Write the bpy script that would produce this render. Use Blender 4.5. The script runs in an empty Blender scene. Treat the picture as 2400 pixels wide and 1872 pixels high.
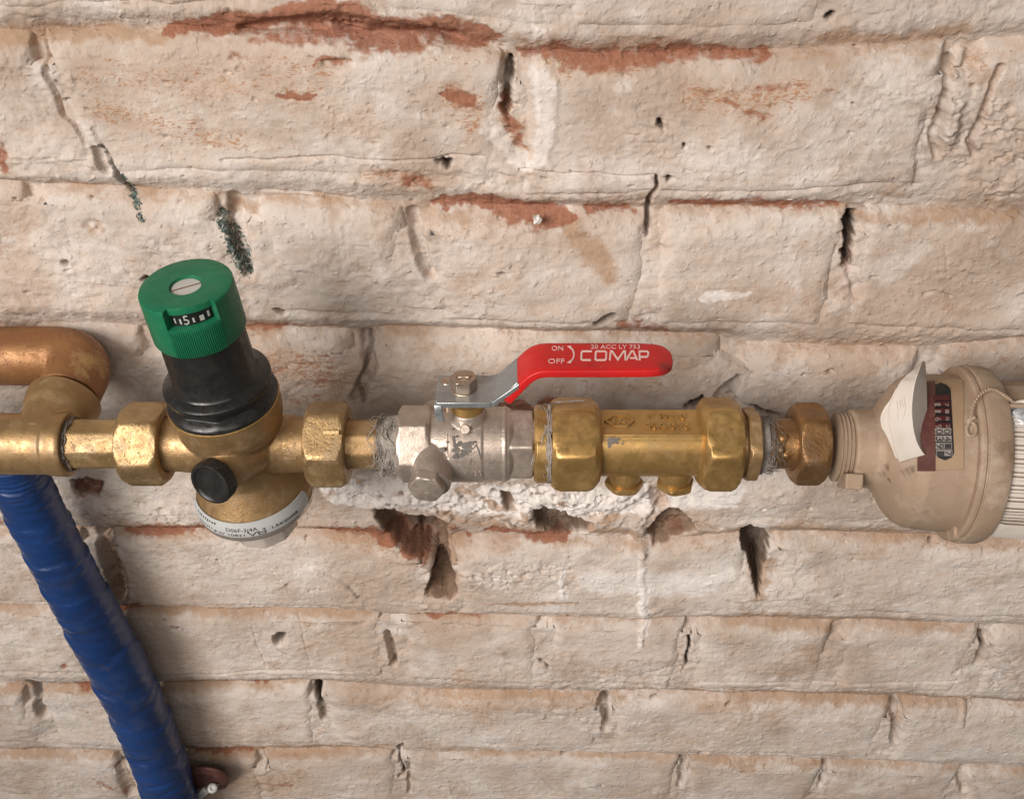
import bpy, bmesh, math, random
import numpy as np
from mathutils import Vector, Matrix

# ------------------------------------------------------------------ camera, light, exposure
SC = bpy.context.scene
COL = SC.collection
F = 2400.0                      # focal length in photograph pixels (2400 wide)
PHI = math.radians(36.87)         # camera looks down by this much
S = 0.00022                     # metres per photograph pixel at the pipe axis
YP = -0.075                     # pipe axis lies 75 mm in front of the wall face
FW = np.array([0, math.cos(PHI), -math.sin(PHI)])
DN = np.array([0, -math.sin(PHI), -math.cos(PHI)])
CAM = np.array([0, YP, 0]) - (FW * F * S + DN * 104 * S)

cd = bpy.data.cameras.new('camera'); cam = bpy.data.objects.new('camera', cd); COL.objects.link(cam)
cam.location = CAM; cam.rotation_euler = (math.pi / 2 - PHI, 0, 0)
cd.sensor_fit = 'HORIZONTAL'; cd.sensor_width = 36; cd.lens = 36 * F / 2400
cd.clip_start = 0.01; cd.clip_end = 20
SC.camera = cam

w = bpy.data.worlds.new('World'); SC.world = w; w.use_nodes = True
w.node_tree.nodes['Background'].inputs[0].default_value = (1.0, 0.92, 0.86, 1)
w.node_tree.nodes['Background'].inputs[1].default_value = 0.125

def area(name, loc, target, size, power, col):
    l = bpy.data.lights.new(name, 'AREA'); l.shape = 'RECTANGLE'; l.size, l.size_y = size
    l.energy = power; l.color = col
    o = bpy.data.objects.new(name, l); COL.objects.link(o); o.location = loc
    o.rotation_euler = (Vector(target) - Vector(loc)).to_track_quat('-Z', 'Y').to_euler()
    return o
key = area('lamp_key', (-1.05, -1.40, 0.80), (0.13, 0, -0.13), (0.95, 0.9), 6.9, (1.0, 0.935, 0.885)); key.data.spread = math.radians(62)
area('lamp_fill', (-0.05, -1.15, 0.74), (0.15, 0, -0.12), (0.9, 0.5), 5.0, (1.0, 0.91, 0.84))
SC.view_settings.view_transform = 'Standard'; SC.view_settings.look = 'None'
SC.view_settings.exposure = -0.14; SC.view_settings.gamma = 1.0
rng = np.random.default_rng(7); random.seed(7)

# ------------------------------------------------------------------ measuring helpers (photograph pixel -> point in the room)
def ray(px, py): return FW + DN * ((py - 936) / F) + np.array([(px - 1200) / F, 0, 0])
def at_y(px, py, y): r = ray(px, py); return CAM + r * ((y - CAM[1]) / r[1])
def at_z(px, py, z): r = ray(px, py); return CAM + r * ((z - CAM[2]) / r[2])
def at_d(px, py, d): return CAM + ray(px, py) * d
def at_cyl(px, py, r, fr):      # on a cylinder of radius r (px) round the axis of frame fr
    q = ray(px, py); r *= S
    d = CAM - fr.o; dp = d - fr.e1 * (d @ fr.e1); qp = q - fr.e1 * (q @ fr.e1)
    a = qp @ qp; b = 2 * (dp @ qp); c = dp @ dp - r * r
    disc = max(b * b - 4 * a * c, 0)
    return CAM + q * ((-b - math.sqrt(disc)) / (2 * a))
def PX(px, r=0): return (px - 1200) * (1 - r / F)     # x in px units on the axis of an edge seen at px on a front at radius r
def nrm(v): v = np.asarray(v, float); return v / np.linalg.norm(v)

# ------------------------------------------------------------------ materials
MATS = {}
def _n(nt, t, **kw):
    n = nt.nodes.new(t)
    for k, v in kw.items(): setattr(n, k, v)
    return n
def noise(nt, vec, scale, detail=4, rough=.55, dist=0):
    n = _n(nt, 'ShaderNodeTexNoise'); n.inputs['Scale'].default_value = scale; n.inputs['Detail'].default_value = detail
    n.inputs['Roughness'].default_value = rough; n.inputs['Distortion'].default_value = dist
    nt.links.new(vec, n.inputs['Vector']); return n.outputs['Fac']
def ramp(nt, fac, a, b, ca=0., cb=1.):
    m = _n(nt, 'ShaderNodeMapRange'); m.interpolation_type = 'SMOOTHSTEP'
    nt.links.new(fac, m.inputs[0])
    for i, v in enumerate((a, b, ca, cb)): m.inputs[i + 1].default_value = v
    return m.outputs[0]
def math_(nt, op, a, b=None):
    m = _n(nt, 'ShaderNodeMath', operation=op)
    for i, v in enumerate((a, b)):
        if v is None: continue
        if isinstance(v, (int, float)): m.inputs[i].default_value = v
        else: nt.links.new(v, m.inputs[i])
    return m.outputs[0]
def mixc(nt, fac, a, b):
    m = _n(nt, 'ShaderNodeMix', data_type='RGBA')
    if isinstance(fac, (int, float)): m.inputs[0].default_value = fac
    else: nt.links.new(fac, m.inputs[0])
    for i, v in ((6, a), (7, b)):
        if isinstance(v, tuple): m.inputs[i].default_value = (*v, 1)
        else: nt.links.new(v, m.inputs[i])
    return m.outputs[2]
def coords(nt, sc=None):
    t = _n(nt, 'ShaderNodeTexCoord'); o = t.outputs['Object']
    if sc:
        m = _n(nt, 'ShaderNodeMapping'); m.inputs['Scale'].default_value = sc; nt.links.new(o, m.inputs[0]); o = m.outputs[0]
    return o
def bump(nt, hs, bsdf):
    prev = None
    for h, st, dist in hs:
        b = _n(nt, 'ShaderNodeBump'); b.inputs['Strength'].default_value = st; b.inputs['Distance'].default_value = dist
        nt.links.new(h, b.inputs['Height'])
        if prev is not None: nt.links.new(prev, b.inputs['Normal'])
        prev = b.outputs[0]
    nt.links.new(prev, bsdf.inputs['Normal'])

def material(name, base, var=None, metallic=0., rough=.5, dirt=None, dirt_amt=.35, dirt_scale=90, bump_s=900, bump_h=.00012, bump_st=.5,
             pits=0., spec=.5, metal_dirt=.0, rough_var=.12, stain=None, stain_scale=35, stain_lo=.58, coat=0., trans=0., sc=None, alpha=1.0, fine=0.):
    if name in MATS: return MATS[name]
    m = bpy.data.materials.new(name); m.use_nodes = True; nt = m.node_tree; MATS[name] = m
    b = nt.nodes['Principled BSDF']; v = coords(nt, sc)
    c = mixc(nt, ramp(nt, noise(nt, v, dirt_scale * .6, 5), .3, .7), base, var or tuple(x * .8 for x in base))
    if stain: c = mixc(nt, ramp(nt, noise(nt, v, stain_scale, 6, .65), stain_lo, stain_lo + .12), c, stain)
    df = None
    if dirt:
        df = math_(nt, 'MULTIPLY', ramp(nt, noise(nt, v, dirt_scale, 8, .7), .45, .75), dirt_amt)
        c = mixc(nt, df, c, dirt)
    nt.links.new(c, b.inputs['Base Color'])
    r = ramp(nt, noise(nt, v, dirt_scale * 2.5, 6), .25, .75, max(rough - rough_var, .03), min(rough + rough_var, 1))
    nt.links.new(r, b.inputs['Roughness'])
    if metallic:
        if df is not None:
            nt.links.new(math_(nt, 'MULTIPLY', math_(nt, 'SUBTRACT', 1.0, df), metallic), b.inputs['Metallic'])
        else: b.inputs['Metallic'].default_value = metallic
    b.inputs['Specular IOR Level'].default_value = spec
    if coat: b.inputs['Coat Weight'].default_value = coat; b.inputs['Coat Roughness'].default_value = .15
    if trans: b.inputs['Transmission Weight'].default_value = trans
    hs = []
    if bump_st:
        hs.append((noise(nt, v, bump_s, 3, .6), bump_st, bump_h))
        hs.append((noise(nt, v, bump_s * .28, 4, .6), bump_st * .7, bump_h * 2.2))
    if fine: hs.append((noise(nt, v, 4200, 2, .6), fine, .00005))
    if pits: hs.append((ramp(nt, noise(nt, v, 420, 3, .7), .60, .72, 1, 0), pits, .0003))
    if hs: bump(nt, hs, b)
    return m

def M_(n):
    K = dict(
     brass=lambda: material('cast_brass', (.41, .265, .125), (.31, .195, .088), .64, .43, (.32, .225, .14), .8, 95, 1100, .00016, .55, .35, stain=(.20, .12, .055), stain_scale=60, stain_lo=.62),
     brass_rough=lambda: material('sandcast_brass', (.42, .278, .128), (.31, .20, .09), .64, .42, (.33, .24, .145), .8, 120, 900, .00025, .8, .6, stain=(.22, .14, .06), stain_scale=70, stain_lo=.6),
     brass_smooth=lambda: material('clean_brass', (.50, .315, .112), (.39, .235, .08), .72, .39, (.32, .215, .11), .6, 90, 1300, .00010, .4, .15, stain=(.26, .155, .06), stain_scale=45, stain_lo=.62),
     brass_dark=lambda: material('tarnished_brass', (.30, .165, .065), (.20, .105, .042), .75, .42, (.12, .085, .06), .7, 130, 900, .00022, .7, .4, stain=(.45, .32, .17), stain_scale=90, stain_lo=.6),
     brass_copper=lambda: material('reddish_brass', (.33, .165, .062), (.21, .085, .036), .42, .47, (.20, .062, .032), 1., 60, 900, .00025, .7, .6, stain=(.46, .30, .12), stain_scale=34, stain_lo=.50),
     brass_dusty=lambda: material('dusty_brass', (.37, .268, .185), (.30, .21, .14), .12, .62, (.44, .345, .262), .9, 55, 1200, .00016, .6, .5, stain=(.20, .135, .085), stain_scale=30, stain_lo=.56),
     nickel=lambda: material('nickel_plated_brass', (.52, .44, .375), (.42, .35, .29), .68, .42, (.29, .225, .175), .7, 120, 1400, .00014, .7, .25, stain=(.24, .17, .125), stain_scale=70, stain_lo=.65),
     steel=lambda: material('zinc_plated_steel', (.42, .44, .445), (.33, .35, .36), .75, .38, (.25, .24, .22), .5, 140, 1500, .00006, .3, .1),
     nut_steel=lambda: material('stainless_nut', (.46, .37, .295), (.40, .32, .25), .85, .33, (.26, .20, .15), .35, 60, 1500, .00004, .2, 0),
     red=lambda: material('red_vinyl', (.58, .016, .014), (.50, .012, .013), 0, .42, (.28, .02, .02), .4, 60, 1000, .00008, .35, 0, .4),
     red_scuff=lambda: material('scuffed_vinyl', (.10, .045, .03), (.06, .03, .02), 0, .6),
     white_ink=lambda: material('white_ink', (.80, .60, .55), (.74, .50, .45), 0, .6, bump_st=0),
     green=lambda: material('green_plastic', (.008, .155, .070), (.008, .130, .060), 0, .42, (.06, .20, .11), .35, 120, 1500, .00006, .35, 0, .4),
     black=lambda: material('black_plastic', (.012, .0115, .011), (.018, .017, .016), 0, .34, (.11, .095, .08), .16, 110, 1100, .00007, .4, 0, .5),
     black_matt=lambda: material('black_scale', (.010, .010, .010), None, 0, .5, bump_st=0),
     ink=lambda: material('black_ink', (.03, .028, .028), None, 0, .6, bump_st=0),
     white=lambda: material('white_plastic', (.66, .60, .535), (.62, .555, .49), 0, .42, (.45, .37, .29), .35, 60, 900, .00005, .25, 0, .4),
     paper=lambda: material('label_paper', (.48, .49, .48), (.44, .45, .44), 0, .45, (.45, .42, .37), .3, 60, 900, .00004, .2),
     screw=lambda: material('pale_screw', (.60, .60, .56), (.54, .54, .5), .2, .4, (.4, .4, .34), .4, 80, 900, .00005, .2),
     cup=lambda: material('pale_cup', (.80, .72, .64), (.74, .66, .58), 0, .18, (.55, .45, .37), .35, 50, 900, .00004, .2, 0, .6, trans=.45),
     clear=lambda: material('polished_bowl', (.62, .55, .48), (.58, .51, .44), .75, .2, (.40, .33, .27), .4, 60, 900, .00003, .2),
     blue=lambda: material('blue_plastic_tape', (.010, .046, .175), (.007, .030, .115), 0, .34, (.085, .085, .11), .35, 40, 200, .0010, .35, 0, .5, fine=.0, stain=(.045, .05, .085), stain_scale=34, stain_lo=.60),
     hemp=lambda: material('grey_sealing_fibre', (.24, .21, .185), (.15, .13, .11), 0, .9, (.38, .34, .31), .6, 200, 1300, .0005, 1.0),
     hemp_light=lambda: material('pale_sealing_fibre', (.36, .32, .28), (.24, .205, .175), 0, .9, (.45, .41, .37), .5, 200, 1300, .0005, 1.0),
     tape_dark=lambda: material('dark_sticker_rest', (.11, .095, .085), (.19, .165, .145), 0, .65, (.03, .027, .025), .8, 220, 1500, .0002, .6),
     brown=lambda: material('rusty_clip', (.14, .055, .042), (.09, .035, .028), .3, .55, (.22, .12, .09), .4, 200, 1200, .0001, .5),
     maroon=lambda: material('maroon_plate', (.11, .032, .026), (.085, .025, .02), 0, .5, (.20, .10, .07), .4, 100, 900, .00005, .2),
     frame=lambda: material('dusty_frame', (.36, .25, .155), (.32, .215, .125), 0, .6, (.42, .29, .19), .6, 90, 900, .0001, .4),
     drum_red=lambda: material('red_drum', (.085, .018, .018), (.06, .012, .013), 0, .35, bump_st=0),
     drum_grey=lambda: material('grey_drum', (.30, .27, .24), (.24, .215, .19), 0, .35, bump_st=0),
     drum_pale=lambda: material('pale_digit', (.26, .20, .18), None, 0, .5, bump_st=0),
     glass_dark=lambda: material('dark_glass', (.10, .105, .11), (.20, .21, .215), 0, .15, (.35, .35, .35), .4, 60, 500, .0003, .4),
     chip=lambda: material('white_flake', (.80, .76, .72), None, 0, .7),
    )
    return K[n]()

# ------------------------------------------------------------------ objects
def thing(name, label, cat, loc, group=None):
    o = bpy.data.objects.new(name, None); COL.objects.link(o); o.location = loc
    o.empty_display_size = .01
    o['label'] = label; o['category'] = cat
    if group: o['group'] = group
    o['_'] = 0; del o['_']
    return o
def root_loc(p):
    while p is not None and p.parent is not None: p = p.parent
    return np.array(p.location) if p is not None else np.zeros(3)

class MB:
    def __init__(s): s.v = []; s.f = []
    def add(s, verts, faces):
        k = len(s.v); s.v.extend([tuple(map(float, p)) for p in verts]); s.f.extend([tuple(i + k for i in f) for f in faces])
    def build(s, name, mat, parent=None, sharp=32, label=None, remesh=0, smooth=0, bevel=0, flat=False, rough=0):
        off = root_loc(parent)
        me = bpy.data.meshes.new(name)
        me.from_pydata([tuple(np.array(p) - off) for p in s.v], [], s.f)
        bm = bmesh.new(); bm.from_mesh(me)
        bmesh.ops.recalc_face_normals(bm, faces=bm.faces); bm.to_mesh(me); bm.free()
        me.materials.append(M_(mat) if isinstance(mat, str) else mat)
        if not flat:
            me.polygons.foreach_set('use_smooth', [True] * len(me.polygons))
            if not remesh: me.set_sharp_from_angle(angle=math.radians(sharp))
        o = bpy.data.objects.new(name, me); COL.objects.link(o)
        if parent is not None: o.parent = parent
        if label: o['label'] = label
        if remesh:
            r = o.modifiers.new('r', 'REMESH'); r.mode = 'VOXEL'; r.voxel_size = remesh * S; r.use_smooth_shade = True
            if smooth: q = o.modifiers.new('s', 'SMOOTH'); q.factor = .5; q.iterations = smooth
        if bevel:
            q = o.modifiers.new('b', 'BEVEL'); q.width = bevel * S; q.segments = 2; q.limit_method = 'ANGLE'; q.angle_limit = math.radians(38)
            q.harden_normals = False
        return o

class Fr:
    """origin (m), e1 axis, e2 the direction of angle 0, e3 of angle 90"""
    def __init__(s, o, e1, e2):
        s.o = np.asarray(o, float); s.e1 = nrm(e1); e2 = np.asarray(e2, float)
        s.e2 = nrm(e2 - s.e1 * (e2 @ s.e1)); s.e3 = np.cross(s.e1, s.e2)
    def pt(s, a, r, th): return s.o + S * (a * s.e1 + r * (math.cos(th) * s.e2 + math.sin(th) * s.e3))
    def uvw(s, a, u, v): return s.o + S * (a * s.e1 + u * s.e2 + v * s.e3)

def rev(mb, fr, prof, seg=64, caps=(True, True), th0=0., th1=2 * math.pi):
    """prof: list of (a, r) with r a number or a function of the angle"""
    full = abs(th1 - th0 - 2 * math.pi) < 1e-6
    n = seg if full else seg + 1
    ths = [th0 + (th1 - th0) * i / seg for i in range(n)]
    V, Fc = [], []
    for a, r in prof:
        for t in ths:
            aa = a(t) if callable(a) else a
            V.append(fr.pt(aa, r(t) if callable(r) else r, t))
    m = n if full else n - 1
    for k in range(len(prof) - 1):
        for i in range(m):
            j = (i + 1) % n
            Fc.append((k * n + i, k * n + j, (k + 1) * n + j, (k + 1) * n + i))
    if full:
        if caps[0]: Fc.append(tuple(range(n - 1, -1, -1)))
        if caps[1]: Fc.append(tuple(range((len(prof) - 1) * n, len(prof) * n)))
    mb.add(V, Fc)

def polyr(n, flat, th0=0., p=36):
    ks = [th0 + 2 * math.pi * k / n for k in range(n)]
    def f(t):
        s = sum(max(math.cos(t - k), 0) ** p for k in ks)
        return flat / s ** (1 / p)
    return f
def nut(mb, fr, a0, a1, flat, n=6, th0=0., ch=14, rin=None, p=150, seg=120, depth=10, wob=0):
    R = flat / math.cos(math.pi / n); pr = polyr(n, flat, th0, p)
    def st(dist):
        lim = flat * .985 + (R - flat * .985) * min(1, dist / ch)
        return lambda t: min(pr(t), lim)
    prof = []
    rin = rin or flat * .6
    prof += [(a0 + depth, rin), (a0, rin), (a0, lambda t: st(0)(t) - 2.0), (a0 + 2, st(2))]
    for q in (.33, .66, 1.): prof.append((a0 + ch * q, st(ch * q)))
    for q in (1., .66, .33): prof.append((a1 - ch * q, st(ch * q)))
    prof += [(a1 - 2, st(2)), (a1, lambda t: st(0)(t) - 2.0), (a1, rin), (a1 - depth, rin)]
    rev(mb, fr, prof, seg)

def sweep(mb, path, rad, seg=32, caps=True, up=(0, 0, 1), section=None):
    """tube along a list of points; rad(i, theta) in metres, or section(i)->list of (u,v) in metres"""
    P = [np.asarray(p, float) for p in path]; n = len(P)
    T = [nrm(P[min(i + 1, n - 1)] - P[max(i - 1, 0)]) for i in range(n)]
    u = np.asarray(up, float); u = nrm(u - T[0] * (u @ T[0])); V, Fc = [], []
    for i in range(n):
        u = nrm(u - T[i] * (u @ T[i])); v = np.cross(T[i], u)
        pts = section(i) if section else [(rad(i, t) * math.cos(t), rad(i, t) * math.sin(t)) for t in (2 * math.pi * k / seg for k in range(seg))]
        m = len(pts)
        for (a, b) in pts: V.append(P[i] + u * a + v * b)
    for i in range(n - 1):
        for k in range(m):
            j = (k + 1) % m
            Fc.append((i * m + k, i * m + j, (i + 1) * m + j, (i + 1) * m + k))
    if caps: Fc.append(tuple(range(m - 1, -1, -1))); Fc.append(tuple(range((n - 1) * m, n * m)))
    mb.add(V, Fc)
def spline(pts, n):
    P = np.array(pts, float); out = []
    P = np.vstack([2 * P[0] - P[1], P, 2 * P[-1] - P[-2]]); k = len(P) - 3
    for i in range(n):
        t = i / (n - 1) * k; j = min(int(t), k - 1); t -= j
        a, b, c, d = P[j], P[j + 1], P[j + 2], P[j + 3]
        out.append(.5 * ((2 * b) + (-a + c) * t + (2 * a - 5 * b + 4 * c - d) * t * t + (-a + 3 * b - 3 * c + d) * t ** 3))
    return out
def box(mb, o, u, v, w_):      # o corner, three edge vectors
    o, u, v, w_ = map(np.asarray, (o, u, v, w_))
    mb.add([o, o + u, o + u + v, o + v, o + w_, o + u + w_, o + u + v + w_, o + v + w_],
           [(0, 3, 2, 1), (4, 5, 6, 7), (0, 1, 5, 4), (1, 2, 6, 5), (2, 3, 7, 6), (3, 0, 4, 7)])
def plate(mb, outline, f0, f1):    # outline 2D; f0/f1 map (u,v) to the lower / upper surface
    n = len(outline)
    mb.add([f0(*p) for p in outline] + [f1(*p) for p in outline],
           [tuple(range(n - 1, -1, -1)), tuple(range(n, 2 * n))] + [(i, (i + 1) % n, n + (i + 1) % n, n + i) for i in range(n)])
_tc = {}
def text_geo(s):
    if s in _tc: return _tc[s]
    c = bpy.data.curves.new('t', 'FONT'); c.body = s; c.size = 1; c.resolution_u = 3; c.extrude = .5
    o = bpy.data.objects.new('t', c); COL.objects.link(o)
    dg = bpy.context.evaluated_depsgraph_get(); me = bpy.data.meshes.new_from_object(o.evaluated_get(dg))
    V = np.array([v.co[:] for v in me.vertices]); Fc = [tuple(p.vertices) for p in me.polygons]
    bpy.data.objects.remove(o); bpy.data.curves.remove(c); bpy.data.meshes.remove(me)
    mn, mx = V.min(0), V.max(0); V = (V - mn) / (mx - mn)
    _tc[s] = (V, Fc); return _tc[s]
def text_map(mb, s, fn, u0, u1, v0, v1):
    """fn(u, v, k): k=0 on the surface, 1 on the raised face"""
    V, Fc = text_geo(s)
    mb.add([fn(u0 + (u1 - u0) * p[0], v0 + (v1 - v0) * p[1], p[2]) for p in V], Fc)
def ribbon(mb, pts, wd, fn, closed=False):
    """flat stroke of width wd along 2D points, raised from surface fn(u,v,k)"""
    P = [np.array(p, float) for p in pts]; n = len(P); L, R = [], []
    for i in range(n):
        a = P[i - 1] if (i or closed) else None; b = P[(i + 1) % n] if (i < n - 1 or closed) else None
        d1 = nrm(P[i] - a) if a is not None else None; d2 = nrm(b - P[i]) if b is not None else None
        if d1 is None: d1 = d2
        if d2 is None: d2 = d1
        t = nrm(d1 + d2); nn = np.array([-t[1], t[0]]); sc = min(1 / max(abs(nn @ np.array([-d1[1], d1[0]])), .3), 2)
        L.append(P[i] + nn * wd / 2 * sc); R.append(P[i] - nn * wd / 2 * sc)
    V = [fn(p[0], p[1], k) for k in (0, 1) for p in L + R]; m = 2 * n; Fc = []
    for i in range(n if closed else n - 1):
        j = (i + 1) % n
        Fc += [(m + i, m + j, m + n + j, m + n + i), (i, n + i, n + j, j), (i, j, m + j, m + i), (n + i, m + n + i, m + n + j, n + j)]
    if not closed: Fc += [(0, m, m + n, n), (n - 1, 2 * n - 1, m + 2 * n - 1, m + n - 1)]
    mb.add(V, Fc)

# ------------------------------------------------------------------ the brick wall
_tab = rng.random((8, 256, 256)) * 2 - 1
def gn(x, z, seed):                       # smooth value noise on world mm coordinates already divided by the cell size
    t = _tab[seed % 8]; x = x + seed * 17.31; z = z + seed * 9.77
    ix = np.floor(x).astype(np.int64); iz = np.floor(z).astype(np.int64); fx = x - ix; fz = z - iz
    fx = fx * fx * fx * (fx * (fx * 6 - 15) + 10); fz = fz * fz * fz * (fz * (fz * 6 - 15) + 10)
    ix &= 255; iz &= 255; jx = (ix + 1) & 255; jz = (iz + 1) & 255
    return (t[iz, ix] * (1 - fx) + t[iz, jx] * fx) * (1 - fz) + (t[jz, ix] * (1 - fx) + t[jz, jx] * fx) * fz
def fbm(x, z, cx, cz, octv, seed, g=.5):
    s = 0; a = 1; tot = 0
    for k in range(octv):
        s = s + a * gn(x / cx * 2**k, z / cz * 2**k, seed + k * 3); tot += a; a *= g
    return s / tot
def sst(a, b, x): t = np.clip((x - a) / (b - a), 0, 1); return t * t * (3 - 2 * t)

BH = 66.0
xs = np.arange(-465, 465.1, .8)
zs = [225.]
while zs[-1] > -485: zs.append(zs[-1] - (.66 + .26 * (225 - zs[-1]) / 690))
zs = np.array(zs)
X, Z = np.meshgrid(xs, zs); NZ, NX = X.shape
def wmm(px, py): p = at_y(px, py, 0); return p[0] * 1000, p[2] * 1000
def mmpx(px, py): p = at_y(px, py, 0); return ((p - CAM) @ FW) / F * 1000
WX = 2.2 * fbm(X, Z, 14, 14, 3, 1); WZ = 1.9 * fbm(X, Z, 16, 12, 3, 2)
XW, ZW = X + WX, Z + WZ
_f1 = fbm(X, Z, 7, 4.5, 3, 31, .65); _f2 = fbm(X, Z, 6, 5, 3, 32, .65); XP, ZP = X + WX * 1.7 + 3.4 * _f1, Z + WZ * 1.3 + 2.6 * _f2
big = fbm(X, Z, 120, 90, 2, 3); mid = fbm(X, Z, 28, 19, 3, 4); fine = fbm(X, Z, 5.5, 4.5, 3, 5, .6); grit = fbm(X, Z, 2.6, 2.4, 2, 6)
streak = fbm(X, Z, 40, 2.6, 3, 7, .6)

def win(xa, xb, za, zb):
    i0, i1 = np.searchsorted(xs, [xa, xb]); j0 = np.searchsorted(-zs, -zb); j1 = np.searchsorted(-zs, -za)
    return slice(max(j0, 0), max(j1, 0)), slice(max(i0, 0), max(i1, 0))
def stroke(pts, pw=False):          # [(px,py,rpx)] -> window, normalised distance (1 at the rim)
    q = [(*wmm(p[0], p[1]), p[2] * mmpx(p[0], p[1])) for p in pts]
    if len(q) == 1: q = q * 2
    m = 2.2 * max(p[2] for p in q) + 4
    sl = win(min(p[0] for p in q) - m, max(p[0] for p in q) + m, min(p[1] for p in q) - m, max(p[1] for p in q) + m)
    x, z = (XP[sl], ZP[sl]) if pw else (XW[sl], ZW[sl]); best = np.full(x.shape, 9.)
    for (xa, za, ra), (xb, zb, rb) in zip(q[:-1], q[1:]):
        dx, dz = xb - xa, zb - za; L = dx * dx + dz * dz + 1e-9
        t = np.clip(((x - xa) * dx + (z - za) * dz) / L, 0, 1)
        d = np.hypot(x - xa - t * dx, (z - za - t * dz) * 1.0) / (ra + (rb - ra) * t)
        best = np.minimum(best, d)
    return sl, best
def polyd(pts, k_=1.):           # polygon in px -> window, signed distance mm (inside negative)
    q = [wmm(*p) for p in pts]; m = 8
    sl = win(min(p[0] for p in q) - m, max(p[0] for p in q) + m, min(p[1] for p in q) - m, max(p[1] for p in q) + m)
    x, z = X[sl] + WX[sl] * .6 * k_ + 2.2 * k_ * _f1[sl], Z[sl] + WZ[sl] * .6 * k_ + 2.0 * k_ * _f2[sl]; d = np.full(x.shape, 1e9); ins = np.zeros(x.shape, bool)
    for (xa, za), (xb, zb) in zip(q, q[1:] + q[:1]):
        dx, dz = xb - xa, zb - za; t = np.clip(((x - xa) * dx + (z - za) * dz) / (dx * dx + dz * dz + 1e-9), 0, 1)
        d = np.minimum(d, np.hypot(x - xa - t * dx, z - za - t * dz))
        if abs(dz) > 1e-9: ins ^= ((za > z) != (zb > z)) & (x < dx * (z - za) / dz + xa)
    return sl, np.where(ins, -d, d)

# course tops: front top edge of each row of bricks, in photograph pixels
COURSES = dict(
 A=[(-400, -330), (2800, -330)],
 B=[(-400, 100), (0, 100), (400, 92), (1000, 112), (1230, 152), (1800, 152), (2300, 118), (2800, 112)],
 C=[(-400, 440), (0, 445), (420, 470), (640, 482), (1010, 500), (1500, 515), (1980, 507), (2400, 532), (2800, 540)],
 D=[(-400, 790), (390, 790), (600, 786), (840, 800), (900, 790), (1200, 797), (1690, 812), (1760, 832), (2160, 846), (2400, 815), (2800, 815)],
 E=[(-400, 1040), (2800, 1050)],
 F=[(-400, 1250), (300, 1260), (700, 1262), (950, 1288), (1080, 1282), (1300, 1285), (1530, 1290), (1820, 1268), (2400, 1290), (2800, 1290)],
 G=[(-400, 1425), (0, 1430), (900, 1450), (1300, 1462), (1650, 1468), (2100, 1478), (2400, 1492), (2800, 1500)],
 H=[(-400, 1615), (240, 1628), (740, 1616), (1000, 1640), (1640, 1640), (2000, 1652), (2400, 1670), (2800, 1680)],
 I=[(-400, 1775), (400, 1782), (930, 1770), (1600, 1782), (2400, 1812), (2800, 1820)],
 J=[(-400, 1930), (2800, 1960)], K=[(-400, 2100), (2800, 2130)])
CT = {}
for k, pl in COURSES.items():
    q = sorted(wmm(*p) for p in pl); CT[k] = np.interp(xs, [p[0] for p in q], [p[1] for p in q])
CT['A'] = CT['B'] + 83; CT0 = CT['A'] + 82
KEYS = list(CT)
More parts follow.
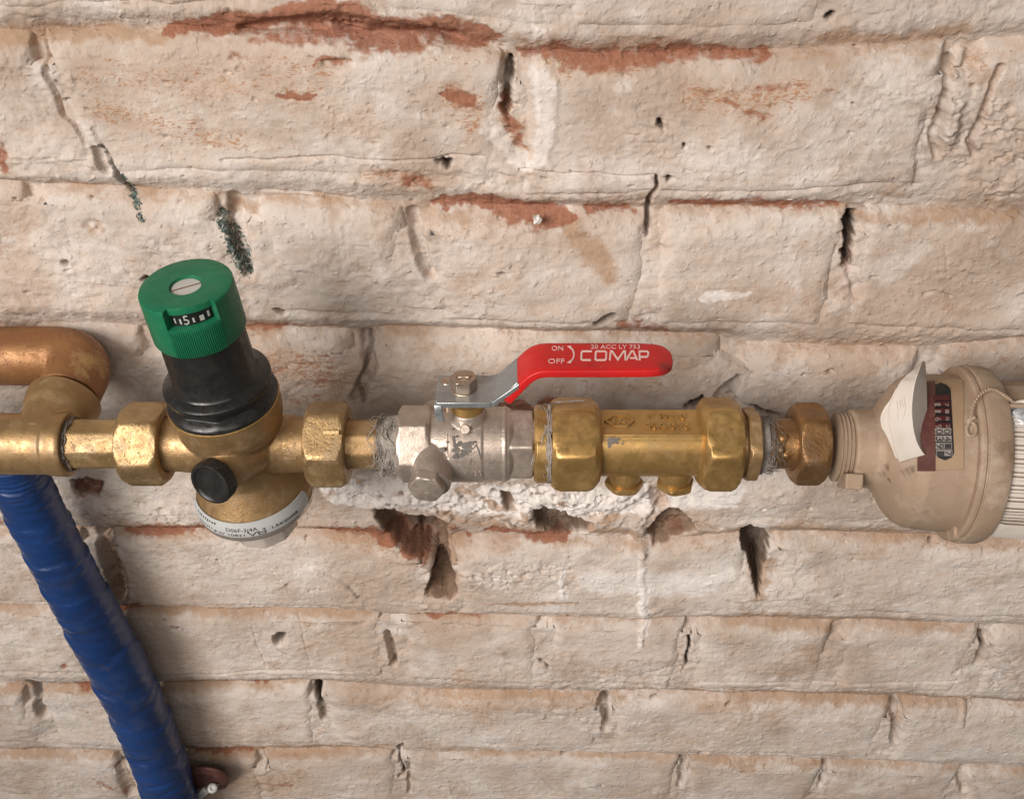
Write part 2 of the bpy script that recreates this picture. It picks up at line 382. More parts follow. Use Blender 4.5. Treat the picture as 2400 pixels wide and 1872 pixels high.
# bricks: course, left and right edge (px, read at py), proud (mm), top bevel radius (mm), side radius, bottom lift (mm)
BR = [
 ('A', -330, 560, 60, .5, 7, 5, 0), ('A', 590, 1290, 60, -.5, 7, 5, 0), ('A', 1325, 1925, 60, .5, 7, 6, 0), ('A', 1965, 2900, 60, -1, 7, 5, 0),
 ('B', -700, 108, 250, -1.5, 8, 4, 0), ('B', 150, 1172, 250, .8, 10, 5, 0), ('B', 1225, 2190, 250, .4, 9, 5, 0), ('B', 2275, 3100, 250, -.5, 9, 6, 0),
 ('C', -480, 90, 580, -1, 9, 6, 0), ('C', 130, 520, 580, -.8, 10, 7, 0), ('C', 606, 955, 580, -.4, 12, 9, 2), ('C', 1012, 1520, 580, .8, 12, 8, 1), ('C', 1546, 1972, 580, 1., 11, 6, 0), ('C', 2016, 2560, 580, .3, 9, 6, 0),
 ('D', -560, 40, 880, -1, 9, 7, 0), ('D', 110, 345, 880, -.5, 9, 7, 0), ('D', 385, 838, 880, -.2, 12, 12, 2), ('D', 880, 1690, 880, .9, 13, 14, 2), ('D', 1748, 2156, 880, .8, 11, 9, 2), ('D', 2196, 2800, 880, -.5, 8, 7, 0),
 ('E', -300, 230, 1120, -2, 8, 6, 3), ('E', 262, 770, 1120, -2.5, 8, 6, 5), ('E', 800, 1545, 1120, -2, 8, 8, 8), ('E', 1600, 2260, 1120, -.5, 8, 8, 3), ('E', 2290, 2900, 1120, -.5, 8, 8, 3),
 ('F', -420, 215, 1340, -.5, 8, 6, 0), ('F', 285, 985, 1340, .4, 9, 6, 0), ('F', 1068, 1752, 1340, .6, 9, 6, 0), ('F', 1806, 2590, 1340, .2, 10, 8, 0),
 ('G', -480, 190, 1510, 0, 9, 6, 0), ('G', 222, 900, 1510, .3, 10, 6, 0), ('G', 940, 1262, 1510, -.4, 9, 6, 0), ('G', 1294, 1600, 1510, .2, 10, 6, 0), ('G', 1632, 1945, 1510, .8, 10, 7, 0), ('G', 1972, 2290, 1510, .5, 10, 7, 0), ('G', 2326, 2950, 1510, -.3, 9, 6, 0),
 ('H', -500, 68, 1670, 0, 9, 6, 0), ('H', 104, 734, 1670, .4, 10, 6, 0), ('H', 768, 1406, 1670, -.2, 9, 6, 0), ('H', 1438, 2088, 1670, .6, 10, 7, 0), ('H', 2116, 2700, 1670, .4, 10, 7, 0),
 ('I', -420, 290, 1830, .1, 9, 6, 0), ('I', 330, 614, 1830, .2, 9, 6, 0), ('I', 634, 930, 1830, .2, 9, 6, 0), ('I', 958, 1586, 1830, -.1, 9, 6, 0), ('I', 1612, 1918, 1830, .3, 9, 6, 0), ('I', 1942, 2244, 1830, 0, 9, 6, 0), ('I', 2276, 2900, 1830, .2, 9, 6, 0),
 ('J', -100, 520, 1960, 0, 9, 6, 0), ('J', 548, 1140, 1960, .2, 9, 6, 0), ('J', 1170, 1760, 1960, 0, 9, 6, 0), ('J', 1790, 2400, 1960, .1, 9, 6, 0),
]
# mortar: flush under the brick above, falling back towards the top of the brick below
HM = np.full(X.shape, -6.0)
tops = [CT0] + [CT[k] for k in KEYS]
for k in range(1, len(tops)):
    dz = Z - tops[k][None, :]; up = tops[k - 1][None, :] - BH
    jt = np.maximum(up - tops[k][None, :], 6)
    t = dz / jt
    HM = np.where((t > -.6) & (t < 1.6), -8.6 + 7.4 * sst(.0, .92, t), HM)
HM = np.where(HM < -5.9, np.maximum(HM, -8.6), HM)
ROWZ = HM == -6.0
GEN = 1.0 * big + .75 * mid + .30 * fine + .10 * grit
HM = np.where(ROWZ, -1.1 + 2.6 * fbm(X, Z, 26, 20, 3, 21), HM) + 2.0 * big + 1.7 * fbm(X, Z, 46, 30, 2, 24) + 1.2 * mid + .8 * fine
DENT = np.zeros(X.shape); WEAR = np.zeros(X.shape); TAN = np.zeros(X.shape); DARK = np.zeros(X.shape); GREEN = np.zeros(X.shape); WHITE = np.zeros(X.shape)
ROUGH = np.zeros(X.shape); SPECK = np.zeros(X.shape); FILL = np.full(X.shape, -99.)
def dent(pts, depth, soft=.6):
    sl, d = stroke(pts); DENT[sl] = np.maximum(DENT[sl], depth * (1 - sst(soft * .55, 1.15, d)))
def hole(pts, depth, edge=2.2, dirt=.75, wear=0, tan=0):  # dirt: weight of the dark brown colour inside the hole
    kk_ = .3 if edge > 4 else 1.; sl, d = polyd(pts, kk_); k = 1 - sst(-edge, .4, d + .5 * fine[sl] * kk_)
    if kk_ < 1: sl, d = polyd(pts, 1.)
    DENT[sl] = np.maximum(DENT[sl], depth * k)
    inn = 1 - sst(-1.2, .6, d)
    for arr, v in ((DARK, dirt), (WEAR, wear), (TAN, tan)): arr[sl] = np.maximum(arr[sl], v * inn)
def paint(arr, pts, v=1., a=.35, b=1.25):
    if arr is GREEN: pts = [(p[0], p[1], p[2] * 1.9) for p in pts]; a, b = 0., 1.5
    if arr is TAN: a, b = min(a, .1), max(b, 1.75)
    sl, d = stroke(pts, arr is not DARK and arr is not GREEN); arr[sl] = np.maximum(arr[sl], v * (1 - sst(a, b, d)))
def relief(pts, h, a=.3, b=1.1):
    sl, d = stroke(pts); DENT[sl] -= h * (1 - sst(a, b, d))

# --- holes and recesses
hole([(868, 1198), (895, 1193), (925, 1200), (960, 1210), (1000, 1211), (1030, 1216), (1052, 1228), (1052, 1300), (1066, 1340), (1074, 1392), (1052, 1408), (1010, 1398), (992, 1402), (1004, 1365), (1016, 1325), (975, 1312), (930, 1292), (900, 1262)], 19, 5.5, .50, .25, 1.)
paint(DARK, [(900, 1250, 30), (985, 1270, 50), (1020, 1350, 20)], .42); hole([(935, 1232), (965, 1216), (1010, 1220), (1035, 1250), (1030, 1290), (985, 1300), (945, 1280)], 30, 9, .80, .1)
hole([(1000, 1395), (1012, 1345), (1022, 1310), (1034, 1330), (1020, 1380)], 30, 3, .72, .3)
paint(TAN, [(1048, 1235, 16), (1052, 1320, 18), (1052, 1390, 24)], .9); paint(TAN, [(890, 1205, 22), (945, 1215, 12)], .9)
hole([(1248, 1196), (1278, 1190), (1330, 1206), (1392, 1232), (1380, 1262), (1312, 1270), (1278, 1258), (1256, 1242)], 14, 2.5, .62, 0, .8)
paint(TAN, [(1310, 1225, 22), (1360, 1238, 16)], .95); dent([(1310, 1225, 24), (1380, 1240, 16)], 6)
hole([(1516, 1250), (1545, 1212), (1566, 1196), (1592, 1194), (1626, 1226), (1640, 1258), (1602, 1264), (1562, 1282), (1532, 1292)], 13, 5, .48, .12, 1.)
dent([(1535, 1165, 20), (1552, 1190, 24)], 7); hole([(1165, 1150), (1190, 1152), (1212, 1185), (1200, 1205), (1180, 1190)], 7, 2, .45, 0, .9); hole([(905, 1178), (918, 1172), (922, 1186), (910, 1192)], 5, 1.5, .6); hole([(1160, 1214), (1200, 1226), (1222, 1244), (1190, 1232)], 6, 1.5, .6); paint(TAN, [(1535, 1150, 20), (1552, 1190, 22)], .9)
dent([(1640, 1235, 14), (1690, 1250, 10)], 5); paint(TAN, [(1650, 1240, 20), (1720, 1255, 14)], .5)
hole([(1737, 1244), (1762, 1237), (1776, 1250), (1798, 1264), (1811, 1288), (1794, 1320), (1786, 1372), (1776, 1402), (1768, 1388), (1760, 1340), (1745, 1288)], 24, 4.5, .68, .05, .55)
hole([(1770 + 34 * math.cos(t), 1274 + 32 * math.sin(t)) for t in np.arange(0, 6.2, .5)], 36, 5, .9); paint(TAN, [(1785, 1330, 26), (1780, 1400, 18)], .9)
hole([(1976, 520), (1990, 508), (2012, 517), (2015, 532), (2006, 580), (2000, 634), (1980, 642), (1973, 618), (1978, 560)], 20, 3, .55, .35)
hole([(1974, 520), (1992, 506), (2016, 516), (2008, 562), (1976, 570)], 30, 3, .95); hole([(1978, 524), (1992, 512), (2010, 520), (2002, 558), (1980, 562)], 34, 3, .9)
dent([(2000, 640, 16), (2010, 700, 14)], 3)
hole([(1178, 150), (1200, 138), (1207, 165), (1206, 230), (1196, 300), (1178, 262), (1171, 200)], 9, 3, .42, 0, .25)
hole([(1190, 140), (1204, 138), (1206, 160), (1190, 158)], 16, 2, .9)
hole([(1018, 371), (1058, 371), (1056, 394), (1047, 402), (1034, 386)], 12, 2, .8)
hole([(727, 1610), (744, 1597), (753, 1620), (760, 1655), (753, 1670), (740, 1642)], 20, 2.5, .85)
dent([(752, 1660, 10), (760, 1690, 8)], 5); paint(DARK, [(752, 1650, 14), (762, 1690, 10)], .5)
hole([(657 + 19 * math.cos(t), 1498 + 15 * math.sin(t)) for t in np.arange(0, 6.2, .4)], 26, 1.4, .9, .1)
hole([(1930, 52), (1944, 36), (1958, 30), (1960, 40), (1950, 54)], 14, 2, .9)
for h in ([(1543, 278), (1551, 277), (1554, 296), (1558, 306), (1546, 303), (1541, 298)], [(1596, 328), (1611, 339), (1604, 347), (1597, 344)], [(1655, 341), (1664, 338), (1678, 345), (1662, 346)],
          [(640, 722), (668, 728), (662, 740), (648, 736)], [(322, 652), (345, 645), (372, 650), (340, 658)], [(1165, 636), (1180, 633), (1191, 638), (1176, 642)],
          [(1145, 702), (1162, 706), (1180, 713), (1160, 709)], [(1556, 420), (1568, 414), (1580, 416), (1566, 432)], [(1600, 950), (1650, 930), (1655, 955), (1610, 962)], [(1755, 950), (1800, 956), (1850, 975), (1770, 965)]):
    hole(h, 9, 1.4, .85)
hole([(1612, 1490), (1622, 1484), (1620, 1520), (1608, 1565), (1598, 1572), (1610, 1525)], 15, 2, .8)
hole([(1258, 1534), (1272, 1553), (1291, 1560), (1285, 1566), (1264, 1552)], 9, 1.5, .6)
hole([(930, 1746), (946, 1741), (942, 1772), (950, 1822), (936, 1832), (937, 1790)], 11, 1.6, .7)
hole([(163, 1128), (205, 1122), (243, 1135), (228, 1172), (180, 1170)], 14, 3.5, .35, .8)
hole([(82, 1622), (94, 1606), (98, 1640), (92, 1660)], 12, 2, .7)
dent([(75, 1610, 16), (98, 1680, 14)], 7); paint(DARK, [(80, 1630, 18), (92, 1680, 12)], .45)
dent([(232, 1262, 18), (262, 1320, 26), (285, 1400, 20)], 9); paint(TAN, [(232, 1262, 14), (262, 1320, 22), (285, 1400, 16)], .9); paint(DARK, [(262, 1310, 14), (285, 1400, 12)], .32)
dent([(905, 1488, 9), (918, 1525, 12), (924, 1560, 10)], 7); paint(DARK, [(905, 1488, 6), (918, 1525, 8), (924, 1560, 9)], .4)
dent([(285, 1802, 16), (308, 1860, 16)], 6); paint(TAN, [(285, 1802, 18), (308, 1860, 16)], .7); paint(DARK, [(290, 1802, 10), (308, 1860, 10)], .3)
dent([(2310, 1502, 10), (2292, 1558, 10)], 9); paint(DARK, [(2308, 1510, 10), (2294, 1545, 7)], .6)
dent([(2114, 1640, 12), (2102, 1680, 15), (2096, 1735, 10)], 7); paint(DARK, [(2102, 1700, 10), (2096, 1740, 8)], .35)
dent([(1415, 1642, 14), (1422, 1680, 11), (1418, 1712, 8)], 7); paint(DARK, [(1400, 1642, 7), (1425, 1646, 7), (1420, 1705, 6)], .45)
dent([(1606, 1790, 9), (1594, 1840, 9)], 6); dent([(1932, 1812, 8), (1925, 1842, 6)], 6); paint(DARK, [(1606, 1795, 7), (1596, 1835, 6)], .35); paint(DARK, [(1930, 1818, 6), (1925, 1842, 4)], .45)
dent([(2255, 1815, 16), (2262, 1850, 14)], 5); dent([(2300, 1500, 10)], 5); dent([(1650, 1762, 12)], 7); paint(DARK, [(1650, 1764, 10)], .5)
dent([(622, 1760, 7), (628, 1800, 5)], 5); dent([(960, 1860, 6), (955, 1790, 6)], 4)
for p in ([(1541, 418, 6), (1545, 440, 6), (1527, 470, 8), (1522, 510, 6), (1518, 560, 5)],):
    dent(p, 8); paint(DARK, [(a, b, r * .8) for a, b, r in p], .55)
dent([(1400, 765, 10), (1438, 742, 12)], 6); paint(DARK, [(1400, 768, 14), (1440, 745, 12)], .5)
dent([(855, 805, 16), (866, 860, 18), (838, 940, 20)], 7); paint(DARK, [(858, 800, 8), (866, 830, 10), (835, 905, 9), (850, 945, 12)], .5)
dent([(968, 510, 18), (985, 580, 20), (1010, 650, 16)], 6); paint(DARK, [(962, 505, 16), (985, 590, 12), (1008, 640, 10)], .22)
dent([(1738, 890, 12), (1700, 935, 22), (1735, 955, 16)], 9); paint(DARK, [(1722, 900, 10), (1715, 940, 14)], .4)
dent([(545, 480, 20), (565, 560, 24), (585, 640, 14)], 6)
dent([(238, 345, 7), (262, 390, 10), (285, 430, 9), (298, 450, 6)], 7); dent([(225, 350, 10), (250, 400, 14)], 4)
paint(GREEN, [(243, 345, 5), (265, 385, 6), (290, 425, 12), (310, 465, 12), (335, 520, 7)], .9); paint(GREEN, [(515, 510, 14), (545, 560, 22), (565, 610, 26), (585, 640, 12)], .95)
paint(DARK, [(243, 345, 3), (262, 382, 4), (288, 425, 5), (300, 455, 3)], .85); paint(DARK, [(530, 520, 14), (525, 480, 10), (556, 575, 14), (590, 640, 7)], .4); paint(TAN, [(525, 500, 22), (590, 500, 14)], .8)
for p in ([(100, 110, 5), (106, 150, 5), (118, 190, 7), (135, 225, 7), (150, 270, 6), (175, 290, 5), (200, 340, 4)],):
    dent(p, 3.0); paint(TAN, p, .4)
paint(DARK, [(116, 165, 5)], .7); paint(DARK, [(132, 195, 6)], .6); paint(DARK, [(140, 225, 5)], .5)
dent([(2235, 150, 14), (2195, 310, 16), (2200, 370, 12)], 5); dent([(2345, 160, 10), (2300, 280, 9), (2270, 330, 8), (2285, 365, 8)], 5); relief([(2265, 130, 18), (2235, 250, 30), (2230, 330, 20)], 3.5)
paint(TAN, [(2200, 250, 14), (2190, 320, 10)], .6); paint(TAN, [(2300, 170, 40), (2310, 260, 30)], .5)
for p, dp in (([(520, 372, 4), (700, 369, 4), (930, 372, 4), (1140, 366, 3)], 2.2), ([(1220, 400, 3), (1400, 408, 4), (1538, 412, 5)], 2.5), ([(600, 455, 4), (760, 470, 4), (850, 480, 3)], 1.6),
              ([(2165, 690, 5), (2195, 684, 4), (2230, 700, 3)], 3), ([(540, 800, 3), (780, 780, 3)], 1), ([(390, 1580, 3), (650, 1570, 4), (820, 1576, 3)], 2.2), ([(590, 1460, 2), (625, 1560, 2)], 1.2), ([(695, 1445, 2), (730, 1560, 2)], 1.2),
              ([(1640, 1590, 3), (1940, 1598, 3), (2240, 1598, 3)], 2), ([(2215, 575, 2), (2222, 640, 2)], .9), ([(1950, 870, 9)], 3), ([(1660, 660, 3), (1700, 720, 3)], .6), ([(450, 395, 4)], 3), ([(215, 470, 6)], 5), ([(155, 615, 12)], 5), ([(820, 140, 16), (770, 150, 10)], 2.5)):
    dent(p, dp, .3)
paint(DARK, [(155, 618, 9)], .45); paint(DARK, [(215, 470, 4)], .6); paint(DARK, [(250, 590, 5)], .3); paint(DARK, [(300, 660, 5)], .5)
paint(DARK, [(1938, 868, 4), (1955, 868, 4)], .5)
for (px, py, r) in ((505, 1312, 4), (640, 1340, 3), (672, 1372, 6), (655, 1360, 3), (740, 1380, 4), (420, 1470, 5), (315, 1365, 5), (1710, 1650, 8), (1885, 880, 5), (30, 470, 5), (440, 1250, 6), (1970, 1140, 8), (2010, 1148, 8), (1900, 1190, 6), (1790, 1195, 5), (1330, 400, 3), (1410, 1840, 4), (2190, 1280, 8), (1520, 790, 4), (715, 1265, 5)):
    dent([(px, py, r)], 4, .4); paint(DARK, [(px, py, r * .8)], .6)
for _ in range(230):
    px, py = random.uniform(0, 2400), random.choice((random.uniform(0, 930), random.uniform(1130, 1872), random.uniform(0, 1872)))
    r_ = random.uniform(2, 4.5) * (1 if random.random() < .85 else 1.8); l_ = random.uniform(0, 14); dy = random.uniform(-3, 3)
    dent([(px, py, r_), (px + l_, py + dy, r_ * .6)], random.uniform(.8, 2.6), .3)
    if random.random() < .55: paint(DARK, [(px, py, r_ * .8), (px + l_, py + dy, r_ * .5)], random.uniform(.25, .6))
    elif random.random() < .5: relief([(px, py, r_), (px + l_, py + dy, r_ * .7)], random.uniform(.3, .9))
# chipped, broken top of the second row
dent([(560, 70, 14), (690, 60, 26), (780, 60, 30), (870, 85, 34), (960, 95, 26), (1060, 90, 20)], 4.5, .2)
dent([(1080, 420, 20), (980, 430, 10)], 1)
relief([(560, 25, 20), (860, 20, 22), (1000, 60, 16)], 2.5)
# grey round knot
dent([(215, 525, 22)], 1.6); relief([(215, 528, 9)], 1.5); paint(TAN, [(215, 512, 12), (232, 528, 9), (215, 546, 10), (202, 530, 8)], .65)

# --- bare red brick
for p, v in (
 ([(395, 78, 8), (480, 68, 12), (560, 52, 18), (690, 36, 24), (780, 46, 32), (860, 70, 34), (940, 82, 32), (1030, 72, 22), (1100, 88, 22), (1170, 98, 8)], 1.),
 ([(600, 90, 10), (700, 92, 16), (800, 90, 14)], .7), ([(1232, 122, 8), (1310, 128, 14), (1400, 142, 20), (1450, 140, 20), (1560, 132, 18), (1650, 134, 14), (1800, 142, 9)], .86), ([(1330, 160, 9), (1480, 165, 10)], .5),
 ([(1020, 486, 8), (1100, 476, 11), (1160, 480, 14), (1220, 502, 20), (1290, 512, 20), (1336, 522, 10)], 1.), ([(1200, 520, 14), (1270, 535, 14)], .62), ([(1385, 502, 10), (1440, 496, 11), (1492, 504, 7)], .8),
 ([(1575, 490, 7), (1680, 484, 12), (1780, 488, 14), (1880, 489, 11), (1962, 490, 7)], .82), ([(1040, 218, 6), (1070, 226, 14), (1110, 240, 10)], .95), ([(660, 222, 5), (700, 224, 7), (738, 226, 6)], .9),
 ([(560, 130, 8), (640, 140, 6)], .5), ([(762, 148, 6), (782, 140, 8), (820, 135, 5)], .65), ([(1185, 235, 10), (1200, 300, 14), (1215, 340, 8)], .72), ([(1640, 215, 8), (1780, 205, 8), (1890, 200, 6)], .5), ([(1700, 235, 8), (1790, 270, 8)], .55),
 ([(1890, 200, 10), (1960, 215, 5)], .45), ([(880, 400, 7), (960, 420, 14), (1010, 440, 9)], .58), ([(590, 778, 7), (640, 775, 10), (705, 776, 5)], .72), ([(690, 838, 5), (760, 842, 6)], .55), ([(650, 870, 4), (780, 850, 6)], .5), ([(700, 905, 5), (780, 890, 6)], .5), ([(680, 940, 4), (760, 930, 4)], .45),
 ([(1225, 776, 6), (1330, 776, 5)], .5), ([(1455, 770, 10), (1510, 765, 14), (1560, 790, 10)], .62), ([(1180, 955, 10), (1225, 950, 12), (1250, 960, 10), (1300, 944, 14), (1345, 940, 9)], .95), ([(1400, 860, 6), (1500, 880, 8)], .35),
 ([(300, 1248, 9), (350, 1244, 13), (440, 1240, 11), (525, 1240, 4)], .92), ([(735, 1248, 6), (800, 1252, 11), (870, 1258, 11), (930, 1282, 9), (990, 1310, 12)], .92), ([(1150, 1250, 6), (1250, 1266, 11), (1330, 1272, 8)], .92), ([(1560, 1268, 10), (1590, 1255, 12)], .7),
 ([(285, 1428, 11), (330, 1422, 7)], .95), ([(1005, 1450, 10), (1060, 1444, 8), (1120, 1452, 6)], .75), ([(185, 1618, 9), (255, 1612, 11)], .95), ([(450, 1608, 3), (560, 1607, 5), (630, 1606, 4)], .8), ([(465, 1772, 5), (560, 1770, 7), (590, 1768, 4)], .8), ([(150, 1556, 8)], .8),
 ([(648, 1520, 4), (668, 1528, 4)], .6), ([(410, 1466, 2), (425, 1474, 3)], .8), ([(0, 360, 14), (12, 400, 12)], .8), ([(0, 1225, 6), (24, 1230, 4)], .7), ([(230, 1822, 5), (300, 1860, 7)], .55), ([(600, 1838, 4), (680, 1835, 6)], .5), ([(1060, 1240, 5), (1100, 1275, 4)], .5), ([(1670, 1100, 5)], .3), ([(330, 1850, 5)], .4)):
    paint(WEAR, [(a, b, r * 1.55) for a, b, r in p], min(v * 1.08, 1), .5 if v > .88 else .15, 1.45 if v > .88 else 1.6); paint(TAN, [(a, b, r * 1.9) for a, b, r in p], .55 * v, .2, 1.3)
# --- brownish dirty ledges, thin paint, and shade painted in at the left edge
for p, v in (
 ([(-40, 100, 16), (60, 92, 20), (130, 76, 18), (250, 80, 18), (400, 92, 10)], .85), ([(1230, 110, 20), (1500, 110, 20), (1820, 138, 12)], .55), ([(1940, 98, 16), (2080, 102, 20), (2270, 82, 16)], .7), ([(2000, 525, 12), (2180, 520, 14), (2390, 520, 14)], .6),
 ([(1335, 530, 22), (1390, 590, 26), (1430, 645, 20)], .75), ([(1560, 500, 14), (1980, 496, 14)], .5), ([(1000, 505, 14), (1250, 520, 20)], .45), ([(1100, 470, 24), (1500, 480, 20)], .4), ([(390, 760, 20), (560, 760, 22), (740, 770, 12), (800, 790, 10)], .5), ([(1180, 780, 14), (1560, 790, 22), (1650, 810, 16)], .5),
 ([(2100, 452, 30)], .4), ([(1740, 700, 24), (1860, 700, 26), (1980, 680, 26)], .32), ([(1900, 820, 20), (2140, 820, 20)], .45), ([(2330, 480, 12), (2390, 510, 14)], .5), ([(2180, 700, 14), (2260, 735, 12)], .4),
 ([(270, 1236, 16), (560, 1236, 12)], .7), ([(700, 1240, 14), (960, 1255, 16)], .4), ([(1080, 1225, 10), (1180, 1240, 12), (1330, 1262, 14)], .6), ([(1380, 1245, 12), (1500, 1265, 12)], .7), ([(1640, 1262, 16), (1730, 1260, 10)], .55), ([(1830, 1245, 20), (1960, 1250, 20), (2110, 1262, 14)], .62), ([(2230, 1285, 12), (2390, 1285, 14)], .6),
 ([(330, 1425, 14), (600, 1438, 15), (850, 1446, 12)], .72), ([(1010, 1452, 12), (1140, 1456, 10)], .6), ([(1270, 1446, 12), (1460, 1452, 12), (1640, 1452, 10)], .55), ([(1750, 1448, 10), (1880, 1455, 17), (1960, 1458, 12), (2140, 1464, 13)], .62), ([(1130, 1412, 4), (1230, 1412, 5), (1350, 1414, 5)], .9),
 ([(30, 1610, 12), (240, 1620, 12)], .5), ([(380, 1612, 13), (700, 1604, 13)], .66), ([(820, 1640, 10), (1100, 1640, 30), (1240, 1630, 14)], .4), ([(1610, 1620, 15), (1800, 1632, 18), (2080, 1640, 16), (2400, 1650, 15)], .68), ([(1650, 1655, 20), (1760, 1650, 12)], .5),
 ([(0, 1770, 12), (280, 1775, 12)], .5), ([(440, 1765, 14), (620, 1765, 12)], .7), ([(640, 1752, 14), (900, 1752, 14)], .6), ([(1000, 1752, 12), (1300, 1772, 12), (1500, 1768, 10)], .5), ([(1680, 1776, 14), (1760, 1800, 10)], .6), ([(1850, 1790, 10), (2040, 1795, 10)], .5), ([(2100, 1690, 14), (2080, 1650, 12)], .4),
 ([(640, 1560, 10), (830, 1460, 20)], .35), ([(720, 1470, 20), (860, 1540, 30)], .28), ([(1130, 1650, 40), (1080, 1580, 30)], .42), ([(1370, 1560, 16), (1500, 1580, 14)], .35), ([(1900, 1520, 14), (1920, 1560, 8)], .45), ([(1800, 1576, 14), (1880, 1570, 12)], .35), ([(2010, 1700, 8), (1980, 1690, 8)], .4), ([(500, 1850, 30), (700, 1810, 30)], .3),
 ([(2040, 860, 3)], .9), ([(1960, 1310, 20), (2060, 1300, 20)], .3), ([(1960, 1500, 5)], .4), ([(1000, 1655, 14), (1400, 1650, 14)], .45), ([(1200, 775, 12), (1640, 800, 14)], .5), ([(640, 470, 14), (900, 485, 16)], .35), ([(1300, 1100, 20), (1320, 1180, 20)], .3), ([(1500, 1600, 30), (1420, 1660, 30)], .4)):
    paint(TAN, [(a, b, r * 1.3) for a, b, r in p], min(v * 1.25, 1))
for p, v in (([(240, 180, 60), (420, 200, 60), (650, 170, 70)], .30), ([(250, 260, 50), (400, 300, 60), (520, 320, 40)], .36), ([(700, 260, 60), (880, 290, 50)], .26), ([(1060, 230, 60), (1150, 330, 30)], .34), ([(1600, 225, 50), (1750, 240, 60), (1880, 215, 50)], .34),
             ([(640, 850, 60), (780, 890, 60)], .36), ([(960, 830, 60), (1300, 850, 70), (1560, 880, 70)], .24), ([(1850, 850, 60), (2050, 900, 70)], .2), ([(2290, 180, 80), (2370, 260, 60)], .34), ([(2230, 830, 60), (2380, 850, 60)], .25), ([(60, 560, 120), (60, 760, 60)], .25), ([(20, 250, 60), (40, 420, 60)], .2),  # last two strokes put the shade of the left edge into the colour
             ([(1060, 630, 70), (1200, 660, 60)], .24), ([(1100, 560, 60)], .2), ([(950, 460, 50)], .22), ([(1640, 1000, 80), (1840, 1000, 60)], .1), ([(420, 1340, 60), (700, 1360, 60)], .14), ([(300, 1700, 80), (640, 1700, 80)], .2), ([(100, 1330, 80), (100, 1500, 80)], .22), ([(1100, 1690, 60), (1120, 1600, 60)], .2), ([(760, 1500, 60)], .22), ([(500, 1820, 80)], .25), ([(1600, 1700, 60), (1800, 1680, 60)], .2), ([(60, 1700, 80)], .2)):
    paint(TAN, p, v, .1, 1.5)
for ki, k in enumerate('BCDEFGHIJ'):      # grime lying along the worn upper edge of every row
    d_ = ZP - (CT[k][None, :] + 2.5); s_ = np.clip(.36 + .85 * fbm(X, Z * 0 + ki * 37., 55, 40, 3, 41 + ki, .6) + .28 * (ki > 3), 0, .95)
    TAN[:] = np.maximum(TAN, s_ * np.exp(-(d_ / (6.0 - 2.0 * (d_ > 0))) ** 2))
# --- thick fresh white paint, drips and lumps
for p, v in (([(1250, 75, 18), (1275, 180, 34), (1278, 300, 36), (1255, 380, 34)], .52), ([(1150, 300, 34), (1230, 400, 20)], .5), ([(1660, 700, 22), (1760, 690, 10)], .6), ([(190, 280, 14), (225, 340, 16)], .42), ([(760, 1330, 20), (860, 1400, 16), (1000, 1420, 12)], .3),
             ([(1400, 1360, 60), (1640, 1370, 60), (1700, 1340, 40)], .55), ([(800, 1150, 60), (1150, 1170, 60), (1450, 1180, 55), (1700, 1160, 50)], .95), ([(1120, 1420, 10), (1300, 1428, 10), (1700, 1432, 8)], .3), ([(1505, 1330, 10), (1508, 1420, 10)], .8)):
    paint(WHITE, p, v)
relief([(1505, 1300, 10), (1506, 1380, 9), (1502, 1410, 10), (1512, 1450, 11), (1502, 1490, 8), (1505, 1508, 9)], 1.0); paint(WHITE, [(1503, 1350, 10), (1505, 1430, 10), (1510, 1465, 11), (1503, 1508, 10)], .9)
relief([(1312, 1330, 6), (1316, 1400, 7)], .8); paint(WHITE, [(1312, 1330, 6), (1316, 1400, 7)], .8)
relief([(1500, 1215, 22), (1496, 1290, 24), (1502, 1300, 14)], 3); relief([(1230, 1215, 26), (1200, 1235, 14)], 3.5); relief([(1320, 1165, 36), (1420, 1190, 34), (1480, 1165, 30)], 3.5); relief([(900, 1160, 40), (1060, 1170, 30)], 2.5)
relief([(1700, 1175, 50), (1850, 1160, 60)], 2); relief([(1630, 965, 16)], 3); relief([(2225, 1660, 8)], .5); relief([(2275, 1640, 10), (2250, 1700, 8)], 2.0); relief([(740, 1335, 12), (800, 1370, 9), (830, 1395, 8)], 2.2); relief([(890, 1480, 10), (910, 1500, 6)], .5)
relief([(1265, 80, 16), (1285, 180, 26), (1285, 290, 28), (1262, 370, 26)], .5, .7, 1.05)
relief([(1060, 1880, 5), (1050, 1840, 4)], .6); relief([(1290, 1850, 5), (1240, 1800, 4)], .7); relief([(205, 300, 12), (235, 345, 12)], 1.2)
paint(ROUGH, [(780, 1130, 60), (1100, 1180, 80), (1500, 1190, 70)], 1., .5, 1.3); paint(ROUGH, [(1100, 1340, 60), (1300, 1350, 60)], .6); paint(ROUGH, [(2250, 250, 110), (2400, 400, 100)], .6); paint(ROUGH, [(1350, 1640, 110), (1600, 1560, 60)], .45); paint(ROUGH, [(720, 60, 40), (1000, 85, 30)], .8); paint(ROUGH, [(250, 1210, 70), (430, 1200, 40)], .6); paint(ROUGH, [(2330, 1540, 50), (2360, 1600, 40)], .5); paint(ROUGH, [(860, 930, 50)], .6); paint(ROUGH, [(960, 1260, 60), (1040, 1360, 40)], .8)
